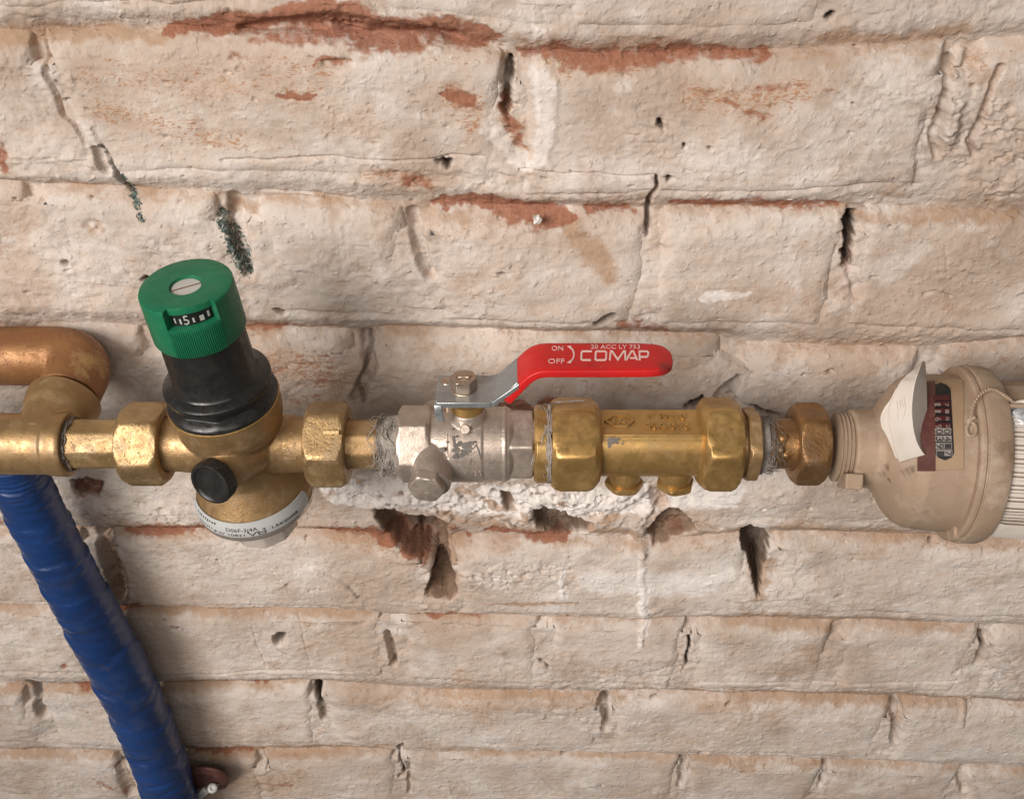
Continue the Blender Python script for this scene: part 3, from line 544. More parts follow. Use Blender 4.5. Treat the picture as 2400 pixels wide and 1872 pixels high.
for p, v in (([(200, 170, 40), (450, 190, 60), (720, 190, 60)], .8), ([(230, 250, 40), (420, 300, 50), (560, 330, 30)], .9), ([(640, 150, 40), (780, 160, 40)], .8), ([(700, 230, 50), (850, 270, 40)], .6), ([(1050, 230, 40), (1120, 250, 40), (1090, 330, 24)], 1.), ([(1000, 150, 30), (1180, 130, 20)], .6),
             ([(1190, 250, 24), (1210, 340, 24)], .9), ([(870, 410, 24), (1010, 440, 30)], .9), ([(1620, 225, 34), (1760, 240, 46), (1890, 205, 34)], 1.), ([(1300, 160, 20), (1500, 170, 16)], .7), ([(640, 850, 50), (770, 880, 60)], 1.), ([(640, 950, 30), (770, 940, 30)], .8), ([(1020, 530, 30), (1240, 540, 40)], .6),
             ([(930, 800, 40), (1250, 830, 60), (1600, 870, 60)], .5), ([(1380, 880, 30), (1540, 910, 40)], .7), ([(1850, 830, 40), (2120, 860, 50)], .5), ([(2260, 820, 40), (2390, 850, 40)], .6), ([(2280, 130, 60), (2380, 200, 60)], .7), ([(780, 1270, 30), (980, 1320, 30)], .7), ([(1100, 1290, 40)], .5), ([(1060, 1620, 60), (1140, 1680, 50)], .8), ([(1000, 1480, 40), (1200, 1460, 30)], .5),
             ([(420, 1700, 60), (620, 1720, 50)], .6), ([(420, 1830, 60), (680, 1840, 50)], .7), ([(700, 1470, 50)], .5), ([(760, 1540, 50)], .4), ([(60, 480, 60), (80, 620, 60)], .5), ([(1400, 620, 40)], .4), ([(1120, 640, 60)], .5), ([(1400, 1540, 60), (1500, 1480, 40)], .5), ([(1650, 1660, 50), (1800, 1680, 40)], .5), ([(2000, 1280, 40)], .4), ([(1700, 1090, 30)], .4)):
    paint(SPECK, p, v, 0., 2.1)
# inner lumps of the exposed rubble in the voids
rub = np.abs(fbm(X, Z, 9, 7, 3, 11, .55)); pit = fbm(X, Z, 6.5, 4.6, 3, 12, .6)
DARK = np.maximum(DARK, .55 * ROUGH * sst(.38, .55, pit)); TAN = np.maximum(TAN, .8 * ROUGH * sst(.30, .5, fbm(X, Z, 15, 9, 3, 51)))
DENT += ROUGH * (3.0 * sst(.22, .46, pit) + 2.2 * fbm(X, Z, 6, 5, 3, 14, .6))
GRITB = .34 * sst(.22, .55, fbm(X, Z, 3.4, 2.8, 1, 15)) * sst(-.2, .4, fbm(X, Z, 60, 60, 2, 16)) - .40 * sst(.40, .60, fbm(X, Z, 3.0, 2.2, 1, 17)) * sst(.0, .4, fbm(X, Z, 50, 40, 2, 18))
DENT -= GRITB
DENT += np.where(DENT > 3.5, (rub - .2) * 6.0 * np.clip((DENT - 3.5) / 8, 0, 1), 0)
DENT += WEAR * (.25 + .8 * (fbm(X, Z, 4, 3, 3, 13, .6)))
HB0 = 2.0 * big + 1.7 * fbm(X, Z, 46, 30, 2, 24) + .75 * mid + .30 * fine + .10 * grit + .13 * streak + .45 * fbm(X, Z, 17, 9, 3, 22)
HM -= DENT
COVER = np.full(X.shape, -99.)
trap = np.abs(X) < 1000 * (.236 + (200 - Z) / 648 * .196) + 36
trap &= (Z < 218) & (Z > -468)
ATT = (WEAR, TAN, DARK, GREEN, WHITE)
def patch(name, H, sl, keep, mat, parent, off=(0, 0, 0)):
    """mesh of the grid cells in window sl where keep holds"""
    k = keep & trap[sl]
    c = k[:-1, :-1] & k[1:, :-1] & k[:-1, 1:] & k[1:, 1:]
    if not c.any(): return None
    n0, n1 = k.shape; idx = np.arange(n0 * n1).reshape(n0, n1)
    q = np.stack([idx[:-1, :-1][c], idx[1:, :-1][c], idx[1:, 1:][c], idx[:-1, 1:][c]], 1)
    u, inv = np.unique(q, return_inverse=True); q = inv.reshape(q.shape).astype(np.int32)
    co = np.stack([X[sl].ravel()[u], -H.ravel()[u], Z[sl].ravel()[u]], 1) / 1000 - np.array(off)
    me = bpy.data.meshes.new(name); me.vertices.add(len(u)); me.vertices.foreach_set('co', co.astype(np.float32).ravel())
    me.loops.add(q.size); me.loops.foreach_set('vertex_index', q.ravel())
    me.polygons.add(len(q)); me.polygons.foreach_set('loop_start', np.arange(0, q.size, 4, dtype=np.int32))
    me.polygons.foreach_set('use_smooth', np.ones(len(q), bool)); me.update(calc_edges=True)
    for nm, arrs in (('wa', (WEAR, TAN, DARK, GREEN)), ('wb', (WHITE, SPECK, WEAR * 0, WEAR * 0))):
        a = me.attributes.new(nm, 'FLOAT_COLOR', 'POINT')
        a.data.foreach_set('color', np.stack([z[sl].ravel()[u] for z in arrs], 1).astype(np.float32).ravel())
    me.materials.append(mat); o = bpy.data.objects.new(name, me); COL.objects.link(o); o.parent = parent
    return o
def limewash():
    m = bpy.data.materials.new('limewashed_brick'); m.use_nodes = True; nt = m.node_tree; b = nt.nodes['Principled BSDF']
    g = _n(nt, 'ShaderNodeNewGeometry'); v = g.outputs['Position']
    A = _n(nt, 'ShaderNodeAttribute'); A.attribute_name = 'wa'; B = _n(nt, 'ShaderNodeAttribute'); B.attribute_name = 'wb'
    sa = _n(nt, 'ShaderNodeSeparateColor'); nt.links.new(A.outputs['Color'], sa.inputs[0]); sb = _n(nt, 'ShaderNodeSeparateColor'); nt.links.new(B.outputs['Color'], sb.inputs[0])
    wear, tan, dirt, green, white, speck = sa.outputs[0], sa.outputs[1], sa.outputs[2], A.outputs['Alpha'], sb.outputs[0], sb.outputs[1]
    mp = _n(nt, 'ShaderNodeMapping'); mp.inputs['Scale'].default_value = (.72, 1, 1.0); nt.links.new(v, mp.inputs[0]); vs = mp.outputs[0]
    n_s = noise(nt, vs, 300, 6, .7, .3); n_m = noise(nt, vs, 75, 8, .65, .2); n_l = noise(nt, v, 14, 5, .6); n_f = noise(nt, v, 650, 4, .7)
    c = mixc(nt, ramp(nt, n_l, .3, .7), (.665, .59, .525), (.575, .51, .46))
    c = mixc(nt, math_(nt, 'MULTIPLY', ramp(nt, n_m, .42, .70), .62), c, (.55, .42, .325))
    c = mixc(nt, math_(nt, 'MULTIPLY', ramp(nt, n_s, .50, .74), .22), c, (.45, .345, .265))
    c = mixc(nt, math_(nt, 'MULTIPLY', ramp(nt, noise(nt, v, 7, 4, .6), .43, .63), .72), c, mixc(nt, n_m, (.45, .315, .22), (.53, .435, .365)))
    c = mixc(nt, math_(nt, 'MULTIPLY', ramp(nt, noise(nt, v, 17, 6, .68, .6), .47, .66), .62), c, (.40, .305, .235))
    c = mixc(nt, math_(nt, 'MULTIPLY', ramp(nt, noise(nt, v, 23, 5, .65, .3), .52, .66), .6), c, (.72, .665, .62))
    c = mixc(nt, math_(nt, 'MULTIPLY', ramp(nt, math_(nt, 'ADD', white, math_(nt, 'MULTIPLY', n_m, .8)), .62, 1.05), .92), c, (.80, .745, .70))
    # thin, rubbed paint lets the brick colour through; tan also holds left-edge shade
    n_sm = math_(nt, 'ADD', math_(nt, 'MULTIPLY', n_s, .55), math_(nt, 'MULTIPLY', n_m, .45))
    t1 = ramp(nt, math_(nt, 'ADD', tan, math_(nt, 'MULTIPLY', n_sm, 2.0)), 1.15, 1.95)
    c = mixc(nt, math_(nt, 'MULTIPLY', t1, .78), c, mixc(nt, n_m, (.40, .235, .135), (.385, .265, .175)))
    mp2 = _n(nt, 'ShaderNodeMapping'); mp2.inputs['Scale'].default_value = (.38, 1, 1.0); nt.links.new(v, mp2.inputs[0]); n_sp = math_(nt, 'ADD', math_(nt, 'MULTIPLY', noise(nt, mp2.outputs[0], 520, 5, .66), .5), math_(nt, 'MULTIPLY', noise(nt, mp2.outputs[0], 1250, 3, .6), .5))
    sp1 = ramp(nt, math_(nt, 'ADD', math_(nt, 'MULTIPLY', speck, .20), n_sp), .665, .76)
    c = mixc(nt, math_(nt, 'MULTIPLY', speck, .30), c, (.56, .40, .28))
    c = mixc(nt, math_(nt, 'MULTIPLY', sp1, .85), c, mixc(nt, n_m, (.40, .17, .085), (.40, .24, .13)))
    auto = math_(nt, 'MULTIPLY', ramp(nt, noise(nt, v, 9, 3, .5), .50, .68), .26)
    w1 = ramp(nt, math_(nt, 'ADD', math_(nt, 'ADD', wear, auto), math_(nt, 'MULTIPLY', n_sm, 2.4)), 1.50, 2.10)
    red = mixc(nt, ramp(nt, n_f, .3, .7), mixc(nt, n_m, (.37, .128, .066), (.34, .165, .10)), (.26, .095, .052))
    c = mixc(nt, math_(nt, 'MULTIPLY', w1, .88), c, red)
    g1 = ramp(nt, math_(nt, 'ADD', green, math_(nt, 'MULTIPLY', noise(nt, v, 330, 5, .75, .8), 2.0)), 1.70, 1.82)
    c = mixc(nt, math_(nt, 'MULTIPLY', g1, .94), c, mixc(nt, ramp(nt, n_f, .45, .55), (.008, .022, .018), (.10, .16, .14)))
    d1 = ramp(nt, math_(nt, 'ADD', dirt, math_(nt, 'MULTIPLY', n_sm, .45)), .30, 1.0)  # dark brown by painted weight, mostly in holes, cracks and pits
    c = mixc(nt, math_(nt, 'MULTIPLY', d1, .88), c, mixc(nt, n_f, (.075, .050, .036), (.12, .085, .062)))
    # small peppering of bare grains
    pp = ramp(nt, noise(nt, v, 520, 2, .5), .69, .75)
    c = mixc(nt, math_(nt, 'MULTIPLY', math_(nt, 'MULTIPLY', pp, ramp(nt, noise(nt, v, 30, 3), .42, .62)), .75), c, (.27, .165, .10))
    nt.links.new(c, b.inputs['Base Color']); b.inputs['Roughness'].default_value = .92; b.inputs['Specular IOR Level'].default_value = .18
    bump(nt, ((noise(nt, vs, 210, 4, .55), .42, .0013), (noise(nt, v, 800, 4, .6), .6, .0006), (ramp(nt, noise(nt, v, 260, 1, .5), .55, .85), .6, .0008), (w1, .35, -.0005)), b)
    return m
LW = limewash()
wall = thing('brick_wall', 'old whitewashed brick wall with red brick showing and crumbling joints, behind all the pipework', 'wall', (0, 0, -.12))
WOFF = (0, 0, -.12)
order = rng.permutation(len(BR))
for bi, (ck, xl, xr, py, proud, rt, rs, lift) in enumerate(BR):
    x0, _ = wmm(xl, py); x1, _ = wmm(xr, py)
    top = CT[ck]; zt = np.interp([x0, x1], xs, top)
    sl = win(x0 - 12, x1 + 12, min(zt) - BH - 12, max(zt) + 14)
    if sl[0].start >= sl[0].stop or sl[1].start >= sl[1].stop: continue
    x, z = X[sl] + WX[sl] * 1.25, Z[sl] + WZ[sl] * 1.0
    tp = top[sl[1]][None, :] - 0; bt = tp - BH + lift
    tilt = rng.normal(0, .5) * (x - (x0 + x1) / 2) / 100 + rng.normal(0, .5) * (z - (zt.mean() - 32)) / 40
    # distances inside each edge in mm; the top edge has the wide worn bevel
    dt, db, dl, dr = (tp + 5.0) - z, z - (bt - 1.0), x - x0, x1 - x
    def fall(d, R): q = np.clip(1 - d / R, 0, 3); return np.where(q < 1, R * .62 * (1 - np.sqrt(np.maximum(1 - q * q, 0))), R * .62 + (q - 1) * R * 2.2)
    ft, fb, fl, fr_ = fall(dt, rt * 1.9), fall(db, 6.5), fall(dl, rs * 1.7), fall(dr, rs * 1.7)
    fsum = (ft ** 3 + fb ** 3 + fl ** 3 + fr_ ** 3) ** (1 / 3)
    HBk = proud + tilt + HB0[sl] - fsum - DENT[sl] * np.where(DENT[sl] > 0, 1, 1)
    keep = (HBk > HM[sl] - 4.5) & (fsum < 30)
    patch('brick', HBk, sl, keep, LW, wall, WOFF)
    COVER[sl] = np.maximum(COVER[sl], np.where(keep, HBk, -99))
full = (slice(0, NZ), slice(0, NX))
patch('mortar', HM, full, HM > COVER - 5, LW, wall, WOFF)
# a flake of white plaster stuck to the bare brick
mb = MB(); c0 = at_y(1260, 516, -.0035); k = [(1, .1), (.35, .9), (-.3, .55), (-1, .75), (-.75, -.2), (-.85, -.9), (.1, -1.), (.6, -.55)]
mb.add([c0 + np.array([a * .0024, -.0008 * (i % 2), b * .0024]) for i, (a, b) in enumerate(k)] + [c0 + np.array([a * .0024, .0024, b * .0024]) for a, b in k] + [c0 + np.array([0, -.0014, 0])],
       [(i, (i + 1) % 8, 8 + (i + 1) % 8, 8 + i) for i in range(8)] + [(i, (i + 1) % 8, 16) for i in range(8)])
mb.build('plaster_flake', 'chip', wall, flat=True)

# ------------------------------------------------------------------ the pipework
VA = PHI + math.atan(104 / F); VIEW = np.array([0, -math.cos(VA), math.sin(VA)])   # from the pipe towards the camera
UPV = np.array([0, math.sin(VA), math.cos(VA)])
PIPE = Fr((0, YP, 0), (1, 0, 0), VIEW)      # a = px from picture centre, angle 0 faces the camera, 90 deg up
if PIPE.e3 @ UPV < 0: PIPE.e3 = -PIPE.e3
D2R = math.radians
def ax(px): return np.array([(px - 1200) * S, YP, 0])
def onfr(fr, th, r0=0):       # surface mapper (a, s, k): s = arc px from angle th on radius r
    def g(a, s, r, k=0): return fr.pt(a, r + k, th + s / r)
    return g

# ---------------- left: tee, elbow
T0 = ax(102)
tee = thing('pipe_tee', 'cast brass tee fitting with a raised rim at the left end of the pipe run', 'pipe fitting', tuple(T0))
mb = MB()
rev(mb, PIPE, [(PX(-420), 72), (PX(118), 72), (PX(126), 76), (PX(160), 77), (PX(168), 74), (PX(168), 60), (PX(150), 58)], 64)
bd = nrm([.005, .0625, .0120]); BF = Fr(T0, bd, (1, 0, 0))
rev(mb, BF, [(0, 74), (70, 76), (96, 84), (136, 87), (142, 83), (142, 68), (128, 66)], 64)
mb.build('tee_body', 'brass', tee, remesh=2.2, smooth=4)
mb = MB()
for dx, dy, sg in ((-1085, -12, 1), (-1098, -26, 1)):
    ribbon(mb, [(dx + 9 * math.cos(t) * sg, dy + 13 * math.sin(t)) for t in np.linspace(-1.6, 1.3, 9)], 4, lambda a, s, k: onfr(PIPE, 0)(a * .966, s, 71.6, k * 2.2))
mb.build('cast_mark', 'brass', tee)
mb = MB()
for k in range(26):
    a0 = PX(160) + random.uniform(-4, 14); ph = random.uniform(0, 6.28); L = random.uniform(.8, 2.5)
    sweep(mb, [PIPE.pt(a0 + random.uniform(-3, 3) + i * .8, 61 + random.uniform(-2, 4), ph + L * i / 10) for i in range(11)], lambda i, t: random.uniform(.5, 1.2) * S * 1.6, 5)
mb.build('sealing_fibre', 'hemp', tee)

C = T0 + np.array([.005, .0625, .0120]); EL = thing('pipe_elbow', 'reddish brass elbow joining the tee to the wall, top left of the run', 'pipe fitting', tuple(C))
path = [T0 + bd * .030 + bd * .0035 * i for i in range(3)]
rb = .0165; P0 = C - bd * rb
arc = [C - bd * rb + (np.array([-1, 0, 0]) * (1 - math.cos(t)) + bd * math.sin(t)) * rb for t in np.linspace(0, math.pi / 2, 14)]
arc_end = arc[-1]
allp = [C - bd * .030, C - bd * .024] + arc + [arc_end + np.array([-.004, 0, 0])]
mb = MB()
def er(i, t): return .0164
sweep(mb, allp, er, 48, up=(0, 0, 1))
mb.build('elbow_body', 'brass_copper', EL, remesh=2.4, smooth=3)
mb = MB(); F2 = Fr(arc_end, (-1, 0, 0), (0, -1, 0))
rev(mb, F2, [(8, 70), (10, 74), (16, 75), (100, 75), (300, 75), (420, 75)], 56)
mb.build('elbow_socket', 'brass_copper', EL)
mb = MB(); F3 = Fr(C - bd * .0335, bd, (1, 0, 0))
rev(mb, F3, [(-26, 63), (-14, 66), (0, 65), (10, 68), (24, 67)], 48)
mb.build('elbow_collar', 'brass_dark', EL)

# ---------------- pressure regulator
ROX = ax(560); al, be = D2R(5.5), D2R(3.4)
rax = np.array([-math.sin(be), -math.sin(al) * math.cos(be), math.cos(al) * math.cos(be)])
RG = Fr(ROX, rax, CAM - ROX)
if RG.e3[0] < 0: RG.e3 = -RG.e3
reg = thing('pressure_regulator', 'brass water pressure regulator with green setting knob and black bonnet', 'pressure regulator', tuple(ROX))
mb = MB()
rev(mb, RG, [(-172, 138), (-166, 141), (-150, 140), (-128, 133), (-98, 117), (-66, 101), (-30, 92), (8, 94), (40, 103), (66, 116), (90, 122), (116, 124), (146, 124), (150, 122)], 80)
rev(mb, PIPE, [(PX(350), 64), (PX(420), 65), (PX(470), 70), (PX(650), 72), (PX(690), 67), (PX(735), 66)], 56)
pn = nrm(VIEW * .88 + np.array([-.42, 0, 0]) - UPV * .56); PB = at_d(521, 1108, D_ := F * S - 150 * S)
PC = at_d(509, 1120, F * S - 140 * S); PF = Fr(PC, pn, UPV)
rev(mb, PF, [(-120, 60), (-30, 46), (-8, 40)], 40)
mb.build('regulator_body', 'brass', reg, remesh=2.4, smooth=7)
# raised square and size mark on the right neck
mb = MB(); f = lambda a, s, k: PIPE.pt(a, 66 + k * 2.5, D2R(-14) + s / 66)
ribbon(mb, [(PX(642, 66), -17), (PX(690, 66), -17), (PX(690, 66), 17), (PX(642, 66), 17)], 5, f, True); ribbon(mb, [(PX(655, 66), 6), (PX(672, 66), 7), (PX(678, 66), -4), (PX(660, 66), -8)], 4, f)
mb.build('cast_mark', 'brass', reg)
mb = MB()   # bonnet
hexr = polyr(8, 101, D2R(8), 50)
rev(mb, RG, [(143, 116), (144, 123), (152, 124), (158, 121), (164, lambda t: hexr(t) + 8), (169, hexr), (186, hexr), (189, lambda t: hexr(t) + 3), (192, 117), (196, 119), (204, 119), (208, 115), (213, 98), (220, 93), (300, 91), (340, 90), (372, 89)], 128)
mb.build('bonnet', 'black', reg, sharp=40, bevel=1.2)
mb = MB()
rev(mb, RG, [(140, 121), (143, 125.5), (146, 125.5), (149, 121)], 96); mb.build('flange_edge', 'brass_smooth', reg)
NT = D2R(-6)       # direction of the scale window
knob_t0, knob_t1 = 344, 458
def kw(t):
    d = (t - NT + math.pi) % (2 * math.pi) - math.pi; return d
HW = .55
def kr(lev):
    def g(t):
        d = kw(t); r = lev[0]
        if abs(d) < HW and lev[1] is not None: return lev[1] + 2 * (abs(d) / HW)
        if abs(d) < HW and lev[2]: return r + 1.5 + .9 * (1 if int((d + HW) * 46) % 2 else -1)
        if abs(d) < HW + .03: return r + 1.5
        return r
    return g
mb = MB(); N = None
rev(mb, RG, [(knob_t0, 90), (knob_t0, kr((97, N, True))), (knob_t0 + 3, kr((98, N, True))), (knob_t0 + 62, kr((97.5, N, True))), (knob_t0 + 71, kr((97.5, 95.5, True))), (knob_t0 + 71.5, kr((97.5, 79, True))),
             (knob_t1 - 15, kr((97, 79, False))), (knob_t1 - 14.5, kr((97, 82, False))), (knob_t1 - 4, kr((96.5, 81, False))), (knob_t1 - 1.2, kr((95, 80, False))), (knob_t1, kr((92, 78, False))), (knob_t1, 60), (knob_t1 - .5, 34), (knob_t1 - 7, 32.5), (knob_t1 - 9, 30)], 720)
knob = mb.build('setting_knob', 'green', reg, sharp=28)
mb = MB(); rev(mb, RG, [(knob_t0 + 70, 81.5), (knob_t1 - 13, 81.5)], 24, th0=NT - HW + .02, th1=NT + HW - .02); mb.build('scale_ring', 'black_matt', knob)
mb = MB(); th_of = lambda u: NT - HW + u * 2 * HW
fs = lambda u, v, k: RG.pt(knob_t0 + 69 + v * .84, 81.8 + k * .6, th_of(u))
for u0, u1, v0, v1 in ((.10, .13, 12, 27), (.215, .255, 9, 24), (.50, .545, 9, 22), (.66, .76, 8, 23), (.85, .90, 12, 28)):
    plate(mb, [(u0, v0), (u1, v0), (u1 , v1), (u0, v1)], lambda u, v: fs(u, v, 0), lambda u, v: fs(u, v, 1))
text_map(mb, '5', fs, .305, .425, 6, 32)
mb.build('scale_marks', 'screw', knob)
mb = MB(); rev(mb, RG, [(knob_t1 - 12, 31.5), (knob_t1 - 6.5, 31.5), (knob_t1 - 5.5, 30)], 48); mb.build('lock_screw', 'screw', knob)
mb = MB(); sa = D2R(14)
for s_ in (1,):
    d = RG.e3 * math.cos(sa) + RG.e2 * math.sin(sa) * 0; q = RG.e2
    c = RG.o + RG.e1 * (knob_t1 - 5.4) * S; box(mb, c - RG.e3 * 30 * S - q * 1.6 * S, RG.e3 * 60 * S, q * 3.2 * S, RG.e1 * .5 * S)
mb.build('screw_slot', 'brass_dark', knob)
mb = MB()    # black gauge plug, knurled
rev(mb, PF, [(-6, 38), (-4, lambda t: 49.5 + 1.1 * math.cos(52 * t)), (22, lambda t: 51 + 1.1 * math.cos(52 * t)), (27, 49), (28, 44), (27, 42), (23.5, 39), (22.5, 35), (22.5, 6), (23.5, 3)], 220)
mb.build('gauge_plug', 'black', reg)
# bowl, its rim and the label
mb = MB(); rev(mb, RG, [(-168, 132), (-169, 143), (-176, 144), (-183, 142), (-186, 137), (-192, 122), (-204, 106), (-212, 90)], 96); mb.build('bowl_ring', 'clear', reg)
mb = MB(); bowl_r = polyr(10, 80, .1, 70); rev(mb, RG, [(-196, 96), (-206, lambda t: bowl_r(t) + 2), (-282, bowl_r), (-287, lambda t: bowl_r(t) - 4), (-288, 50), (-288, 5)], 120); mb.build('bowl_cap', 'cup', reg)
def rbody(t): return np.interp(t, [-172, -166, -150, -128, -98], [139, 142, 141.5, 134.5, 119])
LC = 0.06
def lab(u, v, k=0):   # u px along, v 0..1 up
    t = -166 + v * 40 ; r = rbody(t) + 1.5 + k; return RG.pt(t, r, LC + u / 140)
mb = MB(); U = np.linspace(-235, 118, 48); Vv = np.linspace(0, 1, 6)
def lab_u(u, v):
    if u > 108: return u - 6 * max(0, abs(v - .5) - .3) / .2 if u > 117 else u
    return u
V = [lab(lab_u(u, v), v, k) for k in (0, 1.2) for u in U for v in Vv]; nu, nv = len(U), len(Vv); off = nu * nv; Fc = []
for i in range(nu - 1):
    for j in range(nv - 1): Fc.append((off + i * nv + j, off + (i + 1) * nv + j, off + (i + 1) * nv + j + 1, off + i * nv + j + 1))
for i in range(nu - 1): Fc += [(i * nv, (i + 1) * nv, off + (i + 1) * nv, off + i * nv), (i * nv + nv - 1, off + i * nv + nv - 1, off + (i + 1) * nv + nv - 1, (i + 1) * nv + nv - 1)]
Fc.append(tuple(list(range((nu - 1) * nv, nu * nv)) + list(range(off + nu * nv - 1, off + (nu - 1) * nv - 1, -1)))); mb.add(V, Fc)
mb.build('type_label', 'paper', reg)
mb = MB(); fl = lambda u, v, k: lab(u, v, 1.4 + .4 * k)
text_map(mb, 'D06F-3/4A', fl, -104, -30, .44, .66)
text_map(mb, 'P-IV 10821', fl, -138, -62, .10, .28); text_map(mb, '1.54/20498', fl, 2, 72, .22, .42)
# square logo: V and a inside a frame open at the left
fl2 = lambda u, y, k: lab(u, .04 + y / 44, 1.4 + .4 * k)
ribbon(mb, [(-54, 17), (-44, 2), (-35, 13), (-27, 13)], 2.4, fl2); ribbon(mb, [(-54, 17), (-14, 18), (-14, 2), (-30, 2), (-30, 9), (-15, 9)], 2.4, fl2)
for i in range(9): ribbon(mb, [(-200 + i * 8, 31 - (i % 2)), (-196 + i * 8, 31 - (i % 2))], 4 + (i % 3), fl2)
for i in range(7): ribbon(mb, [(-190 + i * 7, 11 + (i % 2)), (-187 + i * 7, 11 + (i % 2))], 3 + (i % 3), fl2)
mb.build('label_print', 'ink', reg)
# union nuts and tailpieces
mb = MB(); octr = polyr(8, 57, D2R(2), 40); rev(mb, PIPE, [(PX(146), 52), (PX(150), octr), (PX(285), octr), (PX(300), 60)], 96); mb.build('tailpiece', 'brass_rough', reg, bevel=1)
mb = MB(); nut(mb, PIPE, PX(288, 20), PX(388, 20), 87, 6, D2R(-2), 16, 66, 46, depth=26); mb.build('union_nut', 'brass_rough', reg, bevel=.8)
mb = MB(); nut(mb, PIPE, PX(722, 10), PX(816, 10), 90, 6, D2R(10 - 30 + 30), 14, 60, 60, depth=18); nutr = mb
box(mb, PIPE.uvw(PX(775), 86, 20), PIPE.e1 * 36 * S, PIPE.e2 * 12 * S, PIPE.e3 * 10 * S); mb.build('union_nut', 'brass_rough', reg, bevel=.8)
mb = MB(); octr = polyr(8, 57, D2R(-4), 40); rev(mb, PIPE, [(PX(805), 60), (PX(815), octr), (PX(905), octr), (PX(925), 56)], 96); mb.build('tailpiece', 'brass', reg, bevel=1)

def fibres(mb, pxa, pxb, r, n, th=(0, 6.28), w=1.4, ln=(1., 3.), dr=5):
    for k in range(n):
        a0 = random.uniform(PX(pxa), PX(pxb)); ph = random.uniform(*th); L = random.uniform(*ln) * random.choice((-1, 1)); sl = random.uniform(-3, 3); q = random.uniform(-1.5, dr); ww = random.uniform(.5, 1.3) * w * S
        sweep(mb, [PIPE.pt(a0 + sl * i + 3 * math.sin(i * .9 + k), r + q * math.sin(math.pi * i / 12) + 1.2 * math.sin(i * 1.7 + k), ph + L * i / 12) for i in range(13)], lambda i, t: ww * (.35 + math.sin(math.pi * (i + .6) / 13.2)), 5)
# ---------------- ball valve
BVX = 1098
bv = thing('ball_valve', 'nickel plated ball valve with a red lever, middle of the pipe run', 'ball valve', tuple(ax(BVX)))
mb = MB(); rev(mb, PIPE, [(PX(890), 57), (PX(900), lambda t: 63 + 2.5 * math.sin(5 * t) + 1.5 * math.sin(11 * t)), (PX(912), lambda t: 66 + 2 * math.sin(7 * t + 1)), (PX(924), lambda t: 65 + 3 * math.sin(4 * t + 2)), (PX(938), lambda t: 67 + 2.5 * math.sin(6 * t)), (PX(948), 62), (PX(952), 56)], 72); fibres(mb, 896, 946, 63, 420, w=.55, dr=4, ln=(.3, 1.6)); fibres(mb, 896, 948, 62, 16, w=1.1, dr=9, ln=(.5, 1.5)); fibres(mb, 900, 948, 62, 14, (4.2, 5.4), 1.6, (.3, .8), 16); mb.build('sealing_fibre', 'hemp_light', bv)
mb = MB()
hx = polyr(6, 80, D2R(-3), 60)
rev(mb, PIPE, [(PX(936), 62), (PX(936), lambda t: min(hx(t), 79)), (PX(944), hx), (PX(1004), hx), (PX(1012), lambda t: min(hx(t), 79))], 96)
rev(mb, PIPE, [(PX(1000), 70), (PX(1014), 74), (PX(1040), 81), (PX(1062), 85), (PX(1100), 87), (PX(1176), 87), (PX(1181), 85)], 72)
rev(mb, PIPE, [(PX(1176), 80), (PX(1180), 88.5), (PX(1186), 89), (PX(1190), 84)], 72)
rev(mb, PIPE, [(PX(1186), 70), (PX(1192), 86), (PX(1200), 80), (PX(1204), 74)], 72)
h2 = polyr(6, 76, D2R(24), 60)
rev(mb, PIPE, [(PX(1198), 60), (PX(1198), h2), (PX(1246), h2), (PX(1252), lambda t: min(h2(t), 74))], 96)
SF = Fr(ax(BVX), (0, 0, 1), (0, -1, 0))
rev(mb, SF, [(0, 48), (76, 48), (92, 44), (106, 40)], 48)
# front panel with vertical edges, and the small nub
rev(mb, PIPE, [(PX(1054), 80), (PX(1056), 89.5), (PX(1132), 89.5), (PX(1134), 80)], 72)
o = PIPE.uvw(BVX - 1200 - 16, 60, 40); box(mb, o, PIPE.e1 * 25 * S, PIPE.e2 * 32 * S, PIPE.e3 * 24 * S)
for sgn in (1, -1):     # drain bosses, front and rear
    dn_ = nrm(VIEW * .62 * sgn - UPV * (.78 if sgn > 0 else -.5)); 
    DF = Fr(PIPE.uvw(PX(1014, 60), 40 * sgn, -38 if sgn > 0 else 30), dn_, (1, 0, 0))
    rev(mb, DF, [(-10, 52), (40, 47), (66, 44), (72, 42)], 40)
mb.build('valve_body', 'nickel', bv, remesh=1.9, smooth=3)
dn_ = nrm(VIEW * .66 - UPV * .66 + np.array([-.10, 0, 0])); DF = Fr(PIPE.uvw(PX(1010, 90), 40, -38), dn_, (1, 0, 0))
mb = MB(); nut(mb, DF, 64, 94, 37, 6, .45, 5, 8, 60, 96, depth=.5); mb.build('drain_plug', 'nickel', bv, bevel=.7)
mb = MB(); q = PIPE.uvw(BVX - 1200 - 4, 92, 32); NF = Fr(q, PIPE.e2, (1, 0, 0)); rev(mb, NF, [(-12, 13), (3, 12), (5, 10)], 24); mb.build('packing_pin', 'nickel', bv)
mb = MB(); q = at_y(1049, 895, YP + 26 * S); NF = Fr(q, (0, 0, 1), (1, 0, 0)); rev(mb, NF, [(-90, 13), (-12, 13), (-10, 16), (0, 17), (4, 15), (5, 12)], 32); mb.build('stop_pin', 'nut_steel', bv)
mb = MB(); zp = at_y(BVX, 914, YP)[2]; SF2 = Fr((ax(BVX)[0], YP, zp), (0, 0, 1), (0, -1, 0))
rev(mb, SF2, [(-52, 38), (-30, 37), (-28, 26), (-12, 26)], 40); mb.build('gland_nut', 'brass_smooth', bv)
